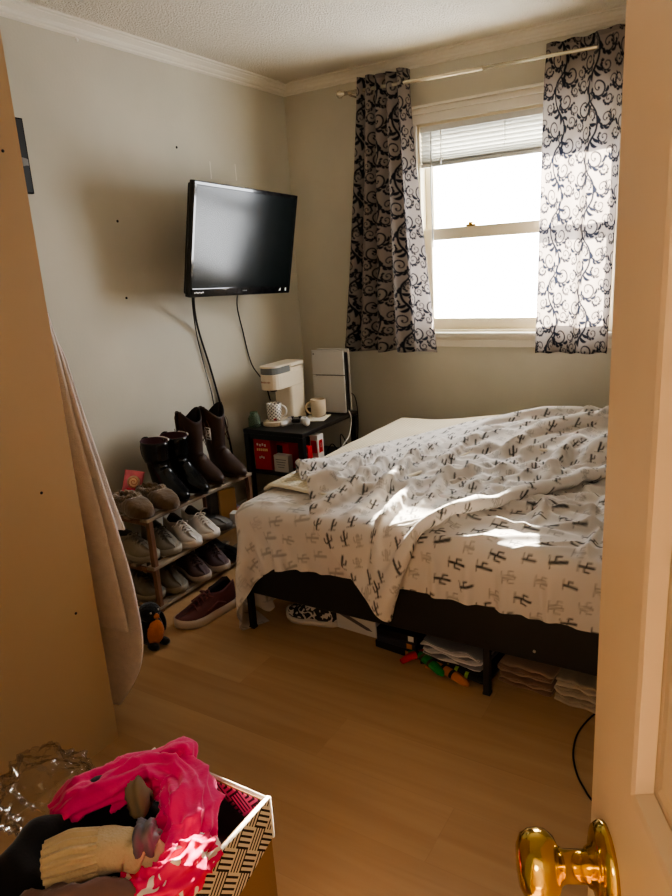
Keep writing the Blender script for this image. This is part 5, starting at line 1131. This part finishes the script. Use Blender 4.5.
# crumpled clear bag
mcl = bpy.data.materials.new('clear_film'); mcl.use_nodes = True; x = NX(mcl); tr = x.n('ShaderNodeBsdfTransparent'); tr.inputs[0].default_value = (.93, .92, .90, 1); gl = x.n('ShaderNodeBsdfGlossy'); gl.inputs['Roughness'].default_value = .08; fr_ = x.n('ShaderNodeLayerWeight'); fr_.inputs[0].default_value = .35
mx = x.n('ShaderNodeMixShader'); x.l(x.m('MULTIPLY', fr_.outputs['Fresnel'], .3), mx.inputs[0]); x.l(tr.outputs[0], mx.inputs[1]); x.l(gl.outputs[0], mx.inputs[2]); x.l(mx.outputs[0], mcl.node_tree.nodes['Material Output'].inputs['Surface'])
bmm = bmesh.new(); bmesh.ops.create_icosphere(bmm, subdivisions=5, radius=1)
for v in bmm.verts:
    d_ = v.co.normalized(); r_ = 1 + .35 * noise.noise(d_ * 2.6) + .30 * abs(noise.noise(d_ * 5.5)) + .12 * abs(noise.noise(d_ * 13)); v.co = Vector((1.475 + d_.x * .085 * r_, -3.09 + d_.y * .075 * r_, .505 + d_.z * .055 * r_))
b = B(); b.bm(bmm, smooth=True); props(b.obj('plastic_bag', mcl), 'crumpled clear plastic bag on the black garment at the left', 'bag')

# ================================================================== light
w = bpy.data.worlds.new('sky'); scene.world = w; w.use_nodes = True
bg = w.node_tree.nodes['Background']; bg.inputs[0].default_value = (.93, .96, 1.0, 1); bg.inputs[1].default_value = 17.5
d = bpy.data.lights.new('sun', 'SUN'); d.energy = 95; d.angle = math.radians(.6); d.color = (1, .90, .74)
o = bpy.data.objects.new('sun', d); COL.objects.link(o); o.location = (0, 6, 4); o.rotation_euler = Vector((.285, -1, -.322)).to_track_quat('-Z', 'Y').to_euler()
d = bpy.data.lights.new('window_portal', 'AREA'); d.shape = 'RECTANGLE'; d.size = WX1 - WX0; d.size_y = WZ1 - WZ0; d.cycles.is_portal = True
o = bpy.data.objects.new('window_portal', d); COL.objects.link(o); o.location = ((WX0 + WX1) / 2, .16, (WZ0 + WZ1) / 2); o.rotation_euler = (-PI / 2, 0, 0)
d = bpy.data.lights.new('hall_fill', 'POINT'); d.energy = 15; d.shadow_soft_size = .18; d.color = (1, .93, .84)  # added point light without a fixture, brightens the closet wall and door
o = bpy.data.objects.new('hall_fill', d); COL.objects.link(o); o.location = (2.3, -4.5, 1.75)

# ================================================================== camera
cam = bpy.data.cameras.new('camera'); cam.sensor_fit = 'HORIZONTAL'; cam.sensor_width = 36; cam.lens = 687 * 36 / 672; cam.clip_start = .02
co = bpy.data.objects.new('camera', cam); COL.objects.link(co); scene.camera = co
rt = Vector((0.85439036, 0.516082, -0.06063393)); up = Vector((-0.08447733, 0.25308477, 0.96374876)); fw = Vector((-0.51271891, 0.81829547, -0.25983042))
co.matrix_world = Matrix(((rt.x, up.x, -fw.x, 2.51198), (rt.y, up.y, -fw.y, -3.67775), (rt.z, up.z, -fw.z, 1.4), (0, 0, 0, 1)))
scene.view_settings.view_transform = 'AgX'; scene.view_settings.look = 'AgX - Medium High Contrast'; scene.view_settings.exposure = 0.27
scene.cycles.max_bounces = 10; scene.cycles.diffuse_bounces = 6; scene.cycles.transparent_max_bounces = 12
scene.cycles.sample_clamp_indirect = 8
